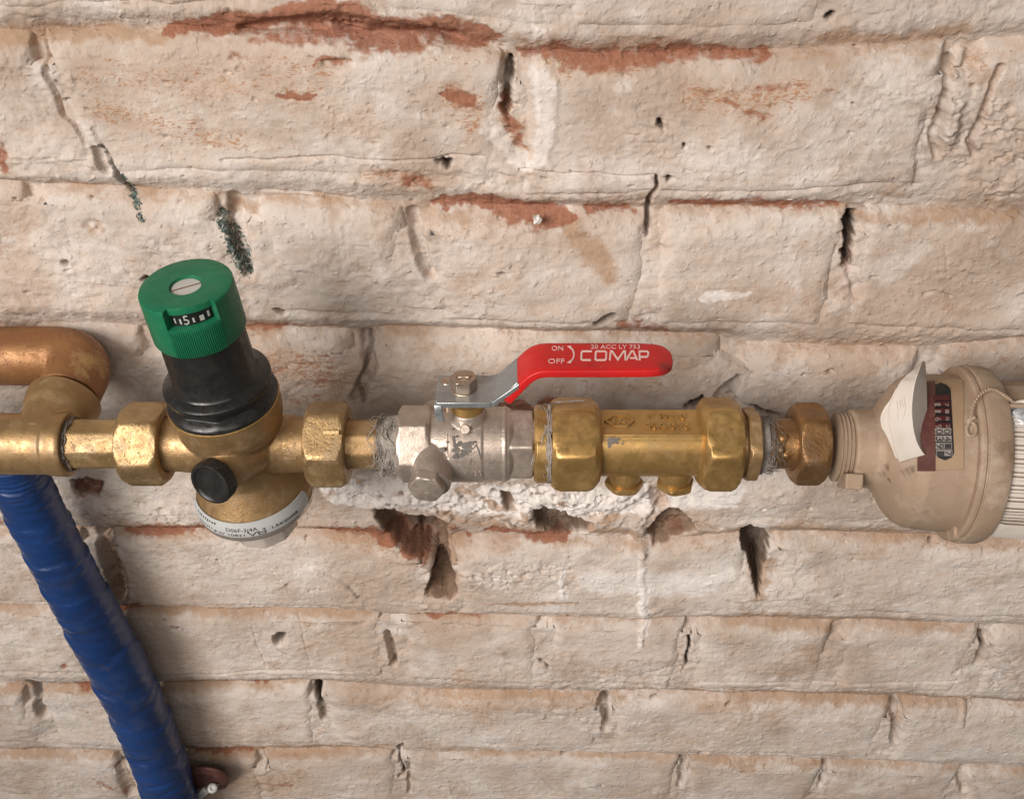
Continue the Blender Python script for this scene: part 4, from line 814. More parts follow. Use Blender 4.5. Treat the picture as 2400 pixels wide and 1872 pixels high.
# lever: one bent strip of steel, its red sleeve, its nut
zg = at_y(1400, 833, YP)[2]
lp = [(PX(1031), zp), (PX(1120), zp), (PX(1152), zp), (PX(1163), zp + 3 * S), (PX(1176), zp + 11 * S), (PX(1215), zp + (zg - zp) * .55)]
hw = lambda i: (50, 52, 51, 50, 50, 48)[i]
def sec_lever(i):
    h = hw(i) * S; t = 5.5 * S; return [(-t, -h), (t, -h), (t, h), (-t, h)]
mb = MB(); sweep(mb, [np.array([a * S, YP, z]) for a, z in lp], None, section=sec_lever, up=(0, 0, 1))
# turned-down front edge and stop tab
P_ = lambda a, y, z: np.array([a * S, YP + y * S, z])
def lip(a0, z0, a1, z1): box(mb, P_(a0, -56, z0 - 9 * S), P_(a1, -56, z1 - 9 * S) - P_(a0, -56, z0 - 9 * S), np.array([0, 8 * S, 0]), np.array([0, 0, 15 * S]))
lip(PX(1033), zp, PX(1155), zp); lip(PX(1155), zp, PX(1216), zp + (zg - zp) * .55)
sweep(mb, [P_(PX(1037), -46, zp), P_(PX(1036), -54, zp - 3 * S), P_(PX(1037), -59, zp - 14 * S), P_(PX(1041), -60, zp - 44 * S)], None, section=lambda i: [(-4 * S, -9 * S), (4 * S, -9 * S), (4 * S, 9 * S), (-4 * S, 9 * S)], up=(0, 0, 1))
lever = mb.build('lever', 'steel', bv, bevel=2.2, sharp=45)
gp = [(1184, zp + (zg - zp) * .10), (1196, zp + (zg - zp) * .28), (1222, zp + (zg - zp) * .62), (1240, zp + (zg - zp) * .84), (1256, zp + (zg - zp) * .95), (1272, zg), (1300, zg), (1400, zg), (1500, zg), (1535, zg), (1555, zg), (1566, zg), (1573, zg), (1577, zg)]
gp = [np.array([(a - 1200) * ((np.array([0, YP, z]) - CAM) @ FW) / F / S, z]) for a, z in gp]
sc_ = [1, 1, 1, 1, 1, 1, 1, 1, 1, .96, .84, .68, .46, .16]
def sec_grip(i):
    h, t = 56 * S * sc_[i] ** .9, 12 * S * max(sc_[i], .5) ** .6; out = []
    for k in range(36):
        a = 2 * math.pi * k / 36; cx_, cy_ = math.cos(a), math.sin(a)
        out.append((t * np.sign(cx_) * abs(cx_) ** .36, h * np.sign(cy_) * abs(cy_) ** .40))
    return out
mb = MB(); off_ = 12 * S
dirs = [nrm(gp[min(i + 1, len(gp) - 1)] - gp[max(i - 1, 0)]) for i in range(len(gp))]
sweep(mb, [np.array([g[0] * S, YP, g[1] - off_]) for g in gp], None, section=sec_grip, up=(0, 0, 1))
grip = mb.build('lever_grip', 'red', lever, sharp=60)
gm_ = grip.data.materials[0]; nt_ = gm_.node_tree; b_ = nt_.nodes['Principled BSDF']; old = b_.inputs['Base Color'].links[0].from_socket
tc_ = _n(nt_, 'ShaderNodeTexCoord'); dist_ = _n(nt_, 'ShaderNodeVectorMath', operation='DISTANCE'); nt_.links.new(tc_.outputs['Object'], dist_.inputs[0])
dist_.inputs[1].default_value = tuple(at_z(1556, 862, zg - 6 * S) - np.array(bv.location))
sm_ = ramp(nt_, math_(nt_, 'ADD', math_(nt_, 'MULTIPLY', dist_.outputs['Value'], 130.), noise(nt_, tc_.outputs['Object'], 420, 5, .7)), .62, 1.15, .6, 0.)
scr_ = math_(nt_, 'MULTIPLY', ramp(nt_, noise(nt_, coords(nt_, (260, 900, 900)), 1.0, 4, .7), .66, .74), .5)
nt_.links.new(mixc(nt_, scr_, mixc(nt_, sm_, old, (.06, .028, .022)), (.62, .16, .13)), b_.inputs['Base Color'])
q = grip.modifiers.new('sub', 'SUBSURF'); q.levels = 2; q.render_levels = 2
tp = lambda u, v, k: at_z(u, v, zg) + np.array([0, 0, (.4 + .5 * k) * S])
mb = MB()
text_map(mb, 'ON', tp, 1293, 1320, 822, 811); text_map(mb, 'OFF', tp, 1285, 1323, 852, 841); text_map(mb, '20 ACC LY 753', tp, 1385, 1500, 817.5, 808.5)
x0, x1, y0, y1 = 1361, 1521, 845, 823
def L_(pts, w=4.2): ribbon(mb, [(x0 + (x1 - x0) * a, y0 + (y1 - y0) * b) for a, b in pts], w, tp)
L_([(.165, .97), (.03, .97), (.012, .85), (.008, .15), (.025, .04), (.15, .04)]); 
ribbon(mb, [(x0 + (x1 - x0) * a, y0 + (y1 - y0) * b) for a, b in ((.235, .97), (.36, .97), (.375, .85), (.37, .15), (.355, .04), (.23, .04), (.215, .15), (.22, .85))], 4.2, tp, True)
L_([(.425, .0), (.44, .98), (.46, .98), (.545, .08), (.63, .98), (.65, .98), (.655, .0)]); L_([(.665, .02), (.745, .98), (.77, .98), (.83, .02)]); L_([(.72, .25), (.80, .25)], 3.4)
L_([(.865, .0), (.86, .97), (.97, .97), (.99, .85), (.985, .5), (.97, .38), (.875, .38)])
ribbon(mb, [(1332 + 13 * math.cos(t), 831 - 17.5 * math.sin(t)) for t in np.linspace(-1.0, 1.0, 12)], 3.4, tp)
for s_ in (-1, 1):
    c_ = (1329, 831 - 19.5 * s_); plate(mb, [c_, (c_[0] + 10, c_[1] - .6 * s_), (c_[0] + 10, c_[1] + 8 * s_)][::1 if s_ > 0 else -1], lambda u, v: tp(u, v, 0), lambda u, v: tp(u, v, 1))
mb.build('lever_print', 'white_ink', lever)
mb = MB(); nut(mb, Fr((ax(1092)[0], YP, zp + 6 * S), (0, 0, 1), (1, 0, 0)), 0, 32, 27, 6, D2R(28), 3.5, 16, 70, 96, depth=2)
rev(mb, Fr((ax(1092)[0], YP, zp + 6 * S), (0, 0, 1), (1, 0, 0)), [(-6, 31), (-1, 31.5), (1, 30)], 48); mb.build('lever_nut', 'nut_steel', lever, bevel=.7)
mb = MB(); SS = Fr((ax(1092)[0], YP, zp + 6 * S), (0, 0, 1), (0, -1, 0)); dr_ = lambda t: min(15.5, 10 / max(math.cos(t), 1e-3) if math.cos(t) > 0 else 99); rev(mb, SS, [(10, dr_), (35, dr_), (37, lambda t: dr_(t) - 2)], 64); mb.build('valve_stem', 'nut_steel', lever)
# remains of a torn sticker, cast lettering
def surf(th, r): return lambda u, v, k: PIPE.pt(PX(u, r), r + k, th + v / r)
mb = MB()
for k in range(34):
    c_ = (random.gauss(1083, 16), random.gauss(-5, 14)); n_ = random.randint(4, 6); rr_ = random.uniform(2.5, 8); a0_ = random.random() * 6
    pts = [(c_[0] + rr_ * random.uniform(.5, 1.3) * math.cos(a0_ + 6.283 * i / n_) * 1.2, c_[1] + rr_ * random.uniform(.4, 1.2) * math.sin(a0_ + 6.283 * i / n_)) for i in range(n_)]
    h0 = random.uniform(91, 92.5); plate(mb, pts, lambda u, v: surf(0, h0 - 1.5)(u, v, 0), lambda u, v: surf(0, h0)(u, v, random.uniform(0, 2.2)))
ribbon(mb, [(1108, -12), (1116, -2), (1122, -16), (1126, -36)], 3, surf(0, 90.5)); ribbon(mb, [(1062, 18), (1066, -8), (1072, -24)], 6, surf(0, 91)); ribbon(mb, [(1104, -34), (1100, -50)], 3, surf(0, 90)); ribbon(mb, [(1232, 8), (1240, 14), (1246, 20)], 3, surf(0, 75))
mb.build('torn_sticker', 'tape_dark', bv)['kind'] = 'stuff'
mb = MB(); text_map(mb, 'PN30', lambda u, v, k: PIPE.pt(PX(u, 70), 89.2 + 1.4 * k, -.86 + (v + 67) / 89), 1083, 1130, -74, -60)
mb.build('cast_lettering', 'nickel', bv)
mb = MB(); text_map(mb, '2010', lambda u, v, k: PIPE.pt(PX(1150 + v, 87), 87.2 + .5 * k, D2R(-28) - u / 87), -2, 40, -5, 6); mb.build('stamped_number', 'hemp', bv)
mb = MB(); fibres(mb, 1244, 1256, 74, 22, w=1.2, dr=2); mb.build('sealing_fibre', 'hemp_light', bv)

# ---------------- check valve
cv = thing('check_valve', 'long clean brass check valve with cast letters and two drain plugs underneath', 'check valve', tuple(ax(1500)))
mb = MB()
h3 = polyr(6, 88, D2R(14), 60); rev(mb, PIPE, [(PX(1251), 60), (PX(1251), lambda t: min(h3(t), 85)), (PX(1257), lambda t: min(h3(t), 92)), (PX(1282), lambda t: min(h3(t), 92)), (PX(1288), 84), (PX(1296), 80)], 96)
mb.build('locking_ring', 'brass_smooth', cv, bevel=1)
mb = MB()
h4 = polyr(6, 99, D2R(13), 70); c4 = lambda l: (lambda t: min(h4(t), l))
rev(mb, PIPE, [(PX(1291), 70), (PX(1291), c4(98)), (PX(1300), c4(108)), (PX(1312), h4), (PX(1374), h4), (PX(1388), c4(108)), (PX(1398), c4(97)), (PX(1404), 88), (PX(1406), 76)], 144)
mb.build('hexagon_end', 'brass_smooth', cv, bevel=1.2)
mb = MB(); rev(mb, PIPE, [(PX(1632), 76), (PX(1635), 90), (PX(1640), c4(98)), (PX(1648), c4(108)), (PX(1660), h4), (PX(1708), h4), (PX(1718), c4(108)), (PX(1726), c4(98)), (PX(1726), 70)], 144)
mb.build('hexagon_end', 'brass_smooth', cv, bevel=1.2)
mb = MB(); fa, hf = D2R(51), D2R(36); Rv = 80
def tube(t):
    d = (t - fa + math.pi) % (2 * math.pi) - math.pi
    if abs(d) <= hf: return Rv * math.cos(hf) / math.cos(d)
    e = min(abs(d) - hf, .10) / .10; return Rv - 4 * e
def tube2(t):      # thin ridge along the lower edge of the flat
    d = (t - fa + math.pi) % (2 * math.pi) - math.pi
    return tube(t)
rev(mb, PIPE, [(PX(1398), tube), (PX(1650), tube)], 360)
for i, px in enumerate((1469, 1591)):
    bx = ax(px); BFr = Fr(bx + np.array([0, -.001, 0]), nrm([0, -.06, -1]), (1, 0, 0))
    rev(mb, BFr, [(20, 40), (80, 39), (94, 38), (104, 36), (112, 30)], 40)
mb.build('valve_tube', 'brass_smooth', cv, bevel=1)
for i, px in enumerate((1469, 1591)):
    bx = ax(px); BFr = Fr(bx + np.array([0, -.001, 0]), nrm([0, -.06, -1]), (1, 0, 0))
    mb = MB(); nut(mb, BFr, 103, 120, 41, 6, D2R(90 if i == 0 else 76), 4, 10, 60, 96, depth=.5); mb.build('drain_plug', 'brass_smooth', cv, bevel=.8)
fo = PIPE.o + S * (Rv * math.cos(hf)) * (math.cos(fa) * PIPE.e2 + math.sin(fa) * PIPE.e3); fu = PIPE.e1; fv = -math.sin(fa) * PIPE.e2 + math.cos(fa) * PIPE.e3; fn_ = math.cos(fa) * PIPE.e2 + math.sin(fa) * PIPE.e3
ff = lambda u, v, k: fo + S * (PX(u, 60) * fu + v * fv + (k * 4.2 - .2) * fn_)
mb = MB()
ribbon(mb, [(1421, 2), (1441, 21), (1470, 21), (1488, 2), (1470, -17), (1441, -17)], 4.5, ff, True)
text_map(mb, 'EA', ff, 1440, 1470, -10, 13); text_map(mb, '1" PN10', ff, 1522, 1612, 8, 29); text_map(mb, '40A-313', ff, 1512, 1616, -28, -6)
mb.build('cast_lettering', 'brass_smooth', cv); mb = MB()
f2 = lambda u, v, k: PIPE.pt(PX(1270 + v, 88), 88.4 + k * 1.4, D2R(-16) - u / 88 + D2R(14)); text_map(mb, 'ZYC', f2, -16, 30, -9, 9)
mb.build('stamped_letters', 'brass_smooth', cv); mb = MB()
hf_ = lambda u, v, k: PIPE.o + S * (PX(u, 99) * PIPE.e1 + (99.2 + k * 2.2) * (math.cos(D2R(-17)) * PIPE.e2 + math.sin(D2R(-17)) * PIPE.e3) + v * (-math.sin(D2R(-17)) * PIPE.e2 + math.cos(D2R(-17)) * PIPE.e3))
ribbon(mb, [(1676, -12), (1712, -12), (1712, 14), (1676, 14)], 2.5, hf_, True); ribbon(mb, [(1684, -6), (1692, 8), (1694, -6), (1704, 9)], 3, hf_)
mb.build('cast_emblem', 'brass_smooth', cv)
mb = MB(); gm = lambda u, v, k: PIPE.pt(PX(u, 76), 76.2 + k * .4, v / 76)
plate(mb, [(1424, 14), (1458, 14), (1448, 6), (1440, 0), (1434, -2), (1431, -10), (1425, -9), (1424, 0)], lambda u, v: gm(u, v - 6 + 6, -1), lambda u, v: gm(u, v, 1.6)); 
for c_ in ((1447, 2, 3), (1459, 0, 2.2), (1462, 5, 1.6)): plate(mb, [(c_[0] + c_[2] * math.cos(t) * 1.5, c_[1] + c_[2] * math.sin(t)) for t in np.arange(0, 6.2, .9)], lambda u, v: gm(u, v, -1), lambda u, v: gm(u, v, 1.2))
mb.build('grey_residue', 'hemp', cv)
mb = MB(); fibres(mb, 1284, 1294, 90, 40, w=1.5, dr=2.5); 
pa = [(1292, .3), (1290, .75), (1289, 1.02), (1298, 1.15), (1318, 1.24), (1345, 1.30), (1372, 1.36)]
for k in range(7):
    sweep(mb, spline([PIPE.pt(PX(a, 60) + random.uniform(-3, 3), (92 if i < 2 else 101) + random.uniform(0, 3), t + random.uniform(-.02, .02)) for i, (a, t) in enumerate(pa)], 30), lambda i, t: (1.1 + .6 * math.sin(i * .8)) * S * 1.3, 5)
for k in range(8):
    sweep(mb, spline([PIPE.pt(PX(1289 + random.uniform(-4, 4), 90), 91 + random.uniform(0, 3), t + random.uniform(-.03, .03)) for t in (.75, .4, .0, -.4, -.8, -1.1)], 24), lambda i, t: (1.2 + .6 * math.sin(i * .7)) * S * 1.3, 5)
mb.build('sealing_fibre', 'hemp_light', cv)

# ---------------- adaptor and compression nut towards the meter
cp = thing('threaded_connector', 'tarnished brass connector with hexagon nut between check valve and water meter', 'pipe fitting', tuple(ax(1860)))
mb = MB(); h5 = polyr(6, 79, D2R(12), 60); rev(mb, PIPE, [(PX(1722), 62), (PX(1726), 76), (PX(1736), 78), (PX(1738), 73), (PX(1741), lambda t: min(h5(t), 82)), (PX(1746), lambda t: min(h5(t), 87)), (PX(1768), lambda t: min(h5(t), 87)), (PX(1773), 74), (PX(1773), 56)], 120); mb.build('hexagon_bush', 'brass', cp, bevel=1)
mb = MB(); rev(mb, PIPE, [(PX(1765), 60), (PX(1800), 62), (PX(1812), 60), (PX(1826), 58), (PX(1840), 59), (PX(1858), 62), (PX(1866), 64), (PX(1876), 60)], 64)
for (px, th, rr_) in ((1838, .25, 9), (1846, -.5, 8), (1832, -.25, 7)):
    c_ = PIPE.pt(PX(px, 58), 52, th); rev(mb, Fr(c_, PIPE.pt(PX(px, 58), 60, th) - c_, (1, 0, 0)), [(-4, rr_ + 3), (4, rr_ + 2), (8, rr_), (11, rr_ * .6)], 14)
mb.build('nipple', 'brass_dark', cp, remesh=2.0, smooth=3)
mb = MB(); nut(mb, PIPE, PX(1868, 48), PX(1942, 48), 87, 6, D2R(2), 15, 62, 26, depth=10); mb.build('compression_nut', 'brass_dark', cp, bevel=1.2)
mb = MB(); rev(mb, PIPE, [(PX(1766), 56), (PX(1774), 66), (PX(1790), lambda t: 66 + 3 * math.sin(4 * t)), (PX(1798), 57)], 60); fibres(mb, 1772, 1797, 63, 300, w=.55, dr=4, ln=(.3, 1.6)); fibres(mb, 1772, 1799, 62, 12, w=1.1, dr=9, ln=(.5, 1.5)); fibres(mb, 1778, 1794, 62, 10, (4.2, 5.4), 1.4, (.3, .7), 20); mb.build('sealing_fibre', 'hemp', cp)

# ---------------- water meter
MZ = -10 * S; MC = np.array([(2200 - 1200) * S, YP, MZ]); MYAW = D2R(5); NK = (1970 - 1200) * S; MF = Fr((NK, YP, MZ), (math.cos(MYAW), -math.sin(MYAW), 0), VIEW)
if MF.e3 @ UPV < 0: MF.e3 = -MF.e3
MF.o = MF.o - MF.e1 * NK
wm = thing('water_meter', 'dusty brass water meter with white flap and number window at the right edge', 'water meter', tuple(MC))
mb = MB(); rev(mb, MF, [(PX(1950), 66), (PX(1954), 70)] + [(PX(1954 + 2.2 * i), 78 + (3.5 if i % 4 in (1, 2) else -1.5)) for i in range(1, 17)] + [(PX(1992), 74)], 72); mb.build('screw_thread', 'brass_dusty', wm, sharp=60)
mb = MB()
rev(mb, MF, [(PX(1986), 60), (PX(1987), 86), (PX(1992), 90), (PX(2036), 92), (PX(2050), 100), (PX(2066), 124), (PX(2084), 152), (PX(2102), 170), (PX(2122), 179), (PX(2180), 183), (PX(2266, 110) + 8, 183)], 96)
o = MF.uvw(PX(1988, 70), 20, -95); box(mb, o, MF.e1 * 40 * S, MF.e2 * 66 * S, MF.e3 * 36 * S)         # hexagon lug below the neck
ls = [(PX(2090, 130), 0), (PX(2270, 130), 0)]
# straight skirt along the lower side
A_ = PX(2094, 130); B_ = PX(2268, 130)
sk = [(120, -60), (152, -100), (143, -130), (130, -151), (95, -156), (60, -60)]
mb.build('meter_body', 'brass_dusty', wm, remesh=2.6, smooth=5)
mb = MB(); RA = PX(2266, 110); rev(mb, MF, [(RA, 180), (RA, 198), (RA + 4, 203), (RA + 12, 204), (RA + 15, 201), (RA + 17, 201), (RA + 19, 206), (RA + 24, 207), (RA + 58, 206), (RA + 68, 202), (RA + 72, 194), (RA + 72, 150)], 128); mb.build('clamp_ring', 'brass_dusty', wm, bevel=1)
q = MF.pt(RA - 4, 186, D2R(-72)); mb = MB(); rev(mb, Fr(q, (1, 0, 0), VIEW), [(-4, 20), (2, 22), (24, 22)], 32); mb.build('ring_lug', 'brass_dusty', wm)
mb = MB(); rev(mb, MF, [(RA + 62, 120), (RA + 64, 172), (RA + 120, 174), (RA + 500, 174)], 72); mb.build('meter_barrel', 'brass_dusty', wm)
# register window
RW = 186
hit = lambda px, py, r=RW: at_cyl(px, py, r, MF)
def outw(b_): d = b_ - MF.o; return nrm(d - MF.e1 * (d @ MF.e1))
def cp_patch(mb, x0, x1, y0, y1, r0, r1, nx=4, ny=14, shape=None):
    """curved plate over the pixel rectangle, from radius r0 to r1"""
    def pt(i, j, r):
        px, py = x0 + (x1 - x0) * i / nx, y0 + (y1 - y0) * j / ny
        if shape: px, py = shape(px, py)
        b_ = hit(px, py, r0); return b_ + outw(b_) * (r - r0) * S
    V = [pt(i, j, r) for r in (r0, r1) for i in range(nx + 1) for j in range(ny + 1)]; m = ny + 1; o_ = (nx + 1) * m; Fc = []
    for i in range(nx):
        for j in range(ny):
            Fc += [(i * m + j, (i + 1) * m + j, (i + 1) * m + j + 1, i * m + j + 1), (o_ + i * m + j, o_ + i * m + j + 1, o_ + (i + 1) * m + j + 1, o_ + (i + 1) * m + j)]
    for i in range(nx): Fc += [(i * m, o_ + i * m, o_ + (i + 1) * m, (i + 1) * m), (i * m + ny, (i + 1) * m + ny, o_ + (i + 1) * m + ny, o_ + i * m + ny)]
    for j in range(ny): Fc += [(j, j + 1, o_ + j + 1, o_ + j), (nx * m + j, o_ + nx * m + j, o_ + nx * m + j + 1, nx * m + j + 1)]
    mb.add(V, Fc)
mb = MB(); cp_patch(mb, 2178, 2258, 892, 1100, 180, 185.2); fr_o = mb.build('register_frame', 'frame', wm, bevel=1.5)
mb = MB(); cp_patch(mb, 2150, 2191, 896, 1103, 184, 187.4, shape=lambda px, py: (px - max(0, (py - 1090)) * 0 - (14 if False else 0), py)); mb.build('maroon_plate', 'maroon', fr_o)
def caps(px, py):   # rounded slot
    yc0, yc1, xc, rr_ = 921, 1056, 2209, 22
    h = 0
    if py < yc0: h = yc0 - py
    elif py > yc1: h = py - yc1
    k = math.sqrt(max(rr_ ** 2 - min(h, rr_) ** 2, 1)) / rr_
    return xc + (px - xc) * k + (py - 988) * .055, py
mb = MB(); cp_patch(mb, 2187, 2231, 899, 1078, 184, 187.0, 6, 30, caps); mb.build('register_slot', 'black_matt', fr_o)
mb = MB(); ys = [926, 940, 956, 973, 990]
for i, y in enumerate(ys): cp_patch(mb, 2189.5 + (y - 988) * .055, 2227.5 + (y - 988) * .055, y + 2, y + 13, 185, 187.9, 4, 3)
mb.build('digit_drum', 'drum_red', fr_o)
mb = MB()
for i, y in enumerate([1003, 1020, 1037, 1053]): cp_patch(mb, 2189.5 + (y - 988) * .055, 2227.5 + (y - 988) * .055, y + 1, y + 15, 185, 187.9, 4, 3)
mb.build('digit_drum', 'drum_grey', fr_o)
def dig(px0, py0, wv, hv, rr_=188.2):      # reads upward, as in the photograph
    return lambda u, v, k: (lambda b_: b_ + outw(b_) * (.5 * k) * S)(hit(px0 + v * wv, py0 + u * hv, rr_))
mb = MB()
for i, (y, ch) in enumerate(((1004, '0'), (1021, '3'), (1038, '9'), (1055, '1'))):
    text_map(mb, ch, dig(2191.5 + (y - 988) * .055, y + 2, 18, 11), 0, 1, 0, 1); text_map(mb, '0417'[i], dig(2211.5 + (y - 988) * .055, y + 2, 17, 11), 0, 1, 0, .9)
mb.build('register_digit', 'ink', fr_o)
mb = MB()
for i, (y, ch) in enumerate(((941, '1'), (957, '1'), (974, '6'), (991, '9'))):
    text_map(mb, ch, dig(2192 + (y - 988) * .055, y + 4, 15, 6 if ch == '1' else 9), 0, 1, 0, 1); text_map(mb, '7182'[i], dig(2217 + (y - 988) * .055, y + 3, 9, 9), 0, 1, 0, 1)
mb.build('register_digit', 'drum_pale', fr_o)
# the white flap, standing open
hl = lambda px, py, e=0: (lambda b_: b_ + nrm(CAM - b_) * e * S)(hit(px, py, 184))
DFL = ((hit(2130, 965, 184) - CAM) @ FW); hl2 = lambda px, py, e=0: at_d(px, py, DFL - e * S - (965 - py) * .25 * S)
left = [(2162, 846), (2138, 868), (2110, 894), (2097, 922), (2085, 950), (2083, 985), (2090, 1025), (2099, 1062), (2108, 1083)]
ridge = [(2162, 846), (2152, 872), (2144, 898), (2139, 930), (2137, 965), (2140, 1000), (2146, 1028), (2157, 1052), (2168, 1066)]
right = [(2168, 846), (2171, 880), (2172, 910), (2173, 940), (2173, 970), (2174, 1000), (2174, 1025), (2174, 1048), (2174, 1058)]
bot = [(2120, 1086), (2140, 1080)]
rs_ = lambda pl, k: [tuple(q[[0, 1]]) for q in spline([(a, b, 0) for a, b in pl], k)]
left, ridge, right = rs_(left, 22), rs_(ridge, 22), rs_(right, 22)
n = len(left); V = [hl2(*p, 22) for i, p in enumerate(left)] + [hl2(*p, 66) for p in ridge] + [hl2(*p, 2) for p in right] + [hl2(*p, -16) for p in left] + [hl2(*p, -16) for p in right]; Fc = []
for i in range(n - 1):
    Fc += [(i, i + 1, n + i + 1, n + i), (n + i, n + i + 1, 2 * n + i + 1, 2 * n + i), (3 * n + i, i, i + 1, 3 * n + i + 1)[::-1], (2 * n + i, 4 * n + i, 4 * n + i + 1, 2 * n + i + 1), (3 * n + i, 3 * n + i + 1, 4 * n + i + 1, 4 * n + i)]
Fc += [(n - 1, 2 * n - 1, 3 * n - 1, 5 * n - 1, 4 * n - 1), (0, 3 * n, 4 * n, 2 * n, n)]
mb = MB(); mb.add(V, Fc)
flap = mb.build('register_flap', 'white', wm, sharp=18, bevel=3)
mb = MB(); ear = rs_([(2101, 908), (2088, 934), (2073, 955), (2064, 976), (2066, 1000), (2078, 1022), (2090, 1050), (2100, 1076)], 24) + [(2112, 1070), (2110, 990), (2112, 912)]
plate(mb, ear, lambda u, v: hl2(u, v, -8), lambda u, v: hl2(u, v, 8)); mb.build('finger_tab', 'white', flap, bevel=2)
mb = MB(); fe = lambda u, v, k: hl2(u, v, np.interp(u, [np.interp(v, [p[1] for p in left], [p[0] for p in left]), np.interp(v, [p[1] for p in ridge], [p[0] for p in ridge])], [22, 66]) + k * 2.4 - .3)
ribbon(mb, [(2101, 941), (2104, 960), (2103, 985), (2116, 980), (2122, 955), (2117, 930)], 2.2, fe); ribbon(mb, [(2107, 938), (2111, 958)], 1.6, fe); ribbon(mb, [(2112, 936), (2116, 955)], 1.6, fe); mb.build('embossed_mark', 'white', flap)
# beaded seal cord and its loop
cpts = [(2274, 984, 190), (2277, 968, 196), (2281, 950, 206), (2290, 932, 214), (2302, 920, 216), (2318, 912, 216), (2334, 914, 216), (2348, 922, 212), (2362, 931, 202), (2374, 942, 190)]
cl = spline([at_cyl(a, b, r + 3, MF) for a, b, r in cpts], 150)
mb = MB(); sweep(mb, cl, lambda i, t: S * (3.4 + 1.5 * math.sin(i * .95 + t)), 8)
lp_ = [at_cyl(2276 + 11 * math.cos(t), 1006 + 16 * math.sin(t), 187, MF) for t in np.linspace(-1.9, 4.2, 26)]; sweep(mb, lp_, lambda i, t: 4.4 * S, 8)
sweep(mb, [at_cyl(2268, 992, 188, MF), at_cyl(2272, 984, 192, MF), at_cyl(2284, 978, 194, MF)], lambda i, t: 5 * S, 8)
mb.build('seal_cord', 'brass_dusty', wm)
mb = MB()
for a, b, c, d in ((2112, 1104, 2120, 1116), (2122, 1100, 2130, 1112), (2130, 1096, 2136, 1108), (2072, 1090, 2076, 1104), (2060, 1108, 2066, 1118), (2078, 1122, 2086, 1130)): 
    sweep(mb, [at_cyl(a, b, 178 if a > 2100 else 120, MF), at_cyl(c, d, 178 if a > 2100 else 120, MF)], lambda i, t: 2.2 * S, 6)
mb.build('cast_mark', 'brass_dusty', wm)

# ---------------- things beyond the ring, cut by the picture edge
sl_ = thing('ribbed_sleeve', 'pale ribbed plastic sleeve beyond the meter ring, cut by right picture edge', 'sleeve', tuple(MC + np.array([.04, 0, 0])))
mb = MB(); th_a, th_b = D2R(-55), D2R(34)
for i in range(30):
    t0 = th_a + (th_b - th_a) * i / 30; t1 = t0 + (th_b - th_a) / 30 * (.62 if i % 3 else .9)
    rev(mb, MF, [(PX(2372, 180), 183), (PX(2374, 180), 187 + i % 2), (PX(2560), 187 + i % 2), (PX(2560), 183)], 3, th0=t0, th1=t1)
mb.build('rib', 'white', sl_)
mb = MB(); rev(mb, MF, [(PX(2370, 180), 175), (PX(2370, 180), 182), (PX(2560), 182), (PX(2560), 175)], 24, th0=th_a, th1=D2R(60)); mb.build('sleeve_core', 'brass_dusty', sl_)
mb = MB(); rev(mb, MF, [(PX(2364, 180), 184), (PX(2366, 180), 192), (PX(2390, 180), 198), (PX(2560), 200), (PX(2560), 190)], 12, th0=D2R(-68), th1=D2R(-50)); mb.build('sleeve_lip', 'white', sl_)
gl = thing('round_gauge_glass', 'small dark round glass above the ribbed sleeve at the right picture edge', 'gauge glass', tuple(at_cyl(2398, 1000, 190, MF)))
q = at_cyl(2405, 992, 176, MF); GFm = Fr(q, CAM - q, (1, 0, 0)); mb = MB(); rev(mb, GFm, [(0, 44), (10, 43), (16, 36), (18, 10)], 40); mb.build('glass', 'glass_dark', gl)
mb = MB(); rev(mb, GFm, [(-6, 44), (-6, 52), (6, 52), (10, 48), (10, 43)], 40); mb.build('bezel', 'white', gl)
rd = thing('seal_rod', 'short thin brass rod ending the seal cord at the right picture edge', 'rod', tuple(at_cyl(2390, 950, 196, MF)))
mb = MB(); a_, b_ = at_cyl(2366, 950, 200, MF), at_cyl(2470, 954, 200, MF); sweep(mb, [a_ + (b_ - a_) * k / 4 for k in range(5)], lambda i, t: (7 if i else 4.5) * S, 14); mb.build('rod_body', 'brass_dusty', rd)

# ---------------- blue hose and its clip
hp = [(8, 1052, -.038), (30, 1095, -.0375), (58, 1150, -.036), (112, 1258, -.034), (170, 1368, -.032), (232, 1480, -.030), (290, 1592, -.029), (340, 1702, -.028), (378, 1800, -.027), (402, 1872, -.026), (424, 1960, -.025)]
hs_ = thing('water_hose', 'blue tape-wrapped hose running down the wall from under the brass tee', 'hose', tuple(at_y(402, 1872, -.026)))
C3 = [at_y(*p) for p in hp]; wid = [66, 66, 66, 66, 66, 66, 65, 63, 60, 57, 56]
rad_k = [w_ * ((p - CAM) @ FW) / F for w_, p in zip(wid, C3)]
N_ = 420; cs = spline(C3, N_); rk = np.interp(np.linspace(0, len(C3) - 1, N_), range(len(C3)), rad_k)
wr = np.random.default_rng(3); ph = wr.random(64) * 6.28; fq = wr.uniform(.12, .9, 64); kk = wr.integers(1, 6, 64)
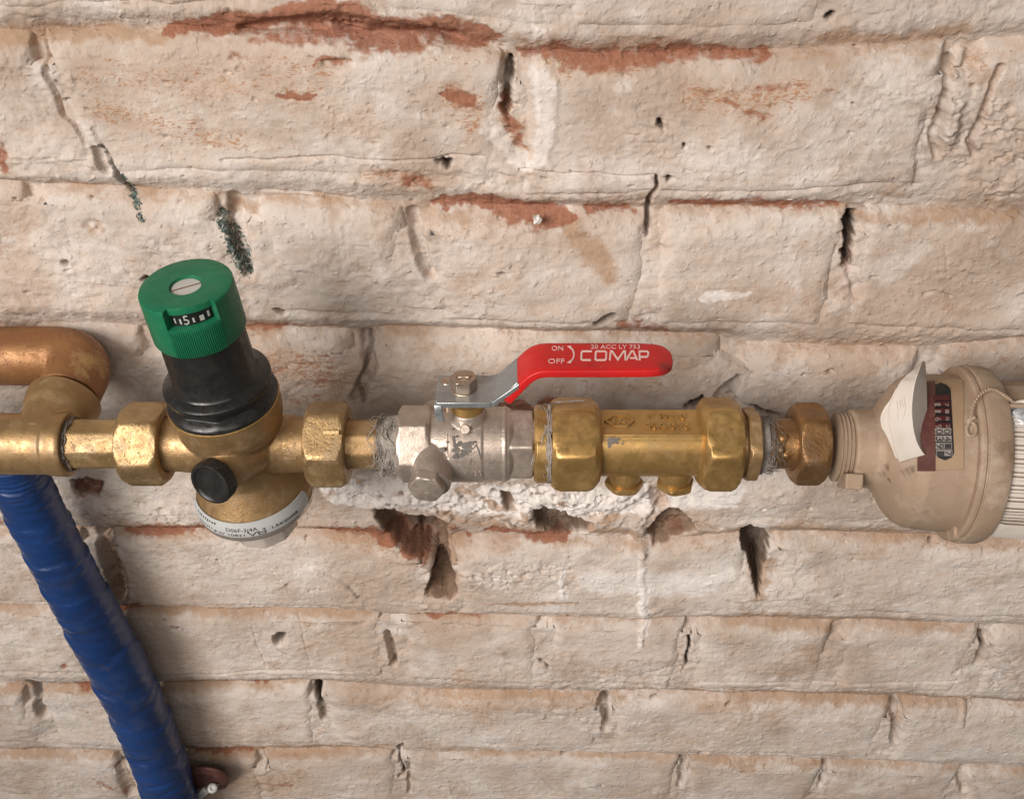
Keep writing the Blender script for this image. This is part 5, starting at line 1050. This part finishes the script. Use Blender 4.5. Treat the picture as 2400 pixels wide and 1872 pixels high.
def hr(i, t):
    s = i / N_ * 11.5; p_ = s + t / (2 * math.pi) + .18 * math.sin(1.7 * s) + .06 * math.sin(3 * t + s)
    saw = (p_ % 1.0); lip_ = .0020 * (1 - saw) ** 1.2 * min(saw / .05, 1)
    low = min(max((i / N_ - .25) / .5, 0), 1)
    wv = sum(math.sin(fq[q] * i + kk[q] * t + ph[q]) for q in range(10)) / 10
    crease = abs(math.sin(.105 * i + .8 * math.sin(t + ph[1]) + 2.2 * math.sin(.041 * i) + 1.2 * math.sin(.17 * i))) ** 8
    return rk[i] - .0006 + lip_ * (.5 + .5 * low) + wv * .0007 - crease * .0016 * (.25 + .75 * low) * (.5 + .5 * math.sin(2 * t + .05 * i))
mb = MB(); sweep(mb, cs, hr, 72); mb.build('tape_wrap', 'blue', hs_, sharp=55)
cl_ = thing('pipe_clip', 'small rusty pipe clip with pale screw holding the foot of the blue hose', 'pipe clip', tuple(at_y(490, 1850, -.01)))
mb = MB(); cc = at_y(405, 1866, -.024); 
HFm = Fr(cc, nrm(np.array(C3[9]) - np.array(C3[8])), (0, -1, 0))
if HFm.e3[0] < 0: HFm.e3 = -HFm.e3
qa, qb = at_y(440, 1822, -.006), at_y(520, 1822, -.010)
sweep(mb, spline([at_y(420, 1812, -.016), at_y(470, 1804, -.016), at_y(512, 1812, -.017), at_y(528, 1830, -.015), at_y(520, 1846, -.008)], 20), None, section=lambda i: [(-3.5e-3, -1.1e-3), (3.5e-3, -1.1e-3), (3.5e-3, 1.1e-3), (-3.5e-3, 1.1e-3)], up=(0, .3, 1))
plate(mb, [(436, 1800), (470, 1797), (505, 1800), (524, 1812), (528, 1826), (512, 1836), (486, 1838), (462, 1850), (436, 1852)], lambda u, v: at_y(u, v, -.004), lambda u, v: at_y(u, v, -.015))
mb.build('clip_band', 'brown', cl_, bevel=4, sharp=45)
mb = MB(); sc0 = at_y(498, 1846, -.020); rev(mb, Fr(sc0, CAM - sc0, (1, 0, 0)), [(-60, 8), (-6, 8), (-5, 17), (0, 18), (5, 15), (6, 9), (3, 8), (2, 3)], 28); mb.build('screw', 'screw', cl_)
mb = MB(); sweep(mb, spline([at_y(484, 1850, -.018), at_y(470, 1862, -.018), at_y(455, 1880, -.017), at_y(446, 1905, -.016)], 14), None, section=lambda i: [(-1.2e-3, -3e-3), (1.2e-3, -3e-3), (1.2e-3, 3e-3), (-1.2e-3, 3e-3)], up=(0, -1, .3)); mb.build('clip_strap', 'screw', cl_, bevel=1.5)
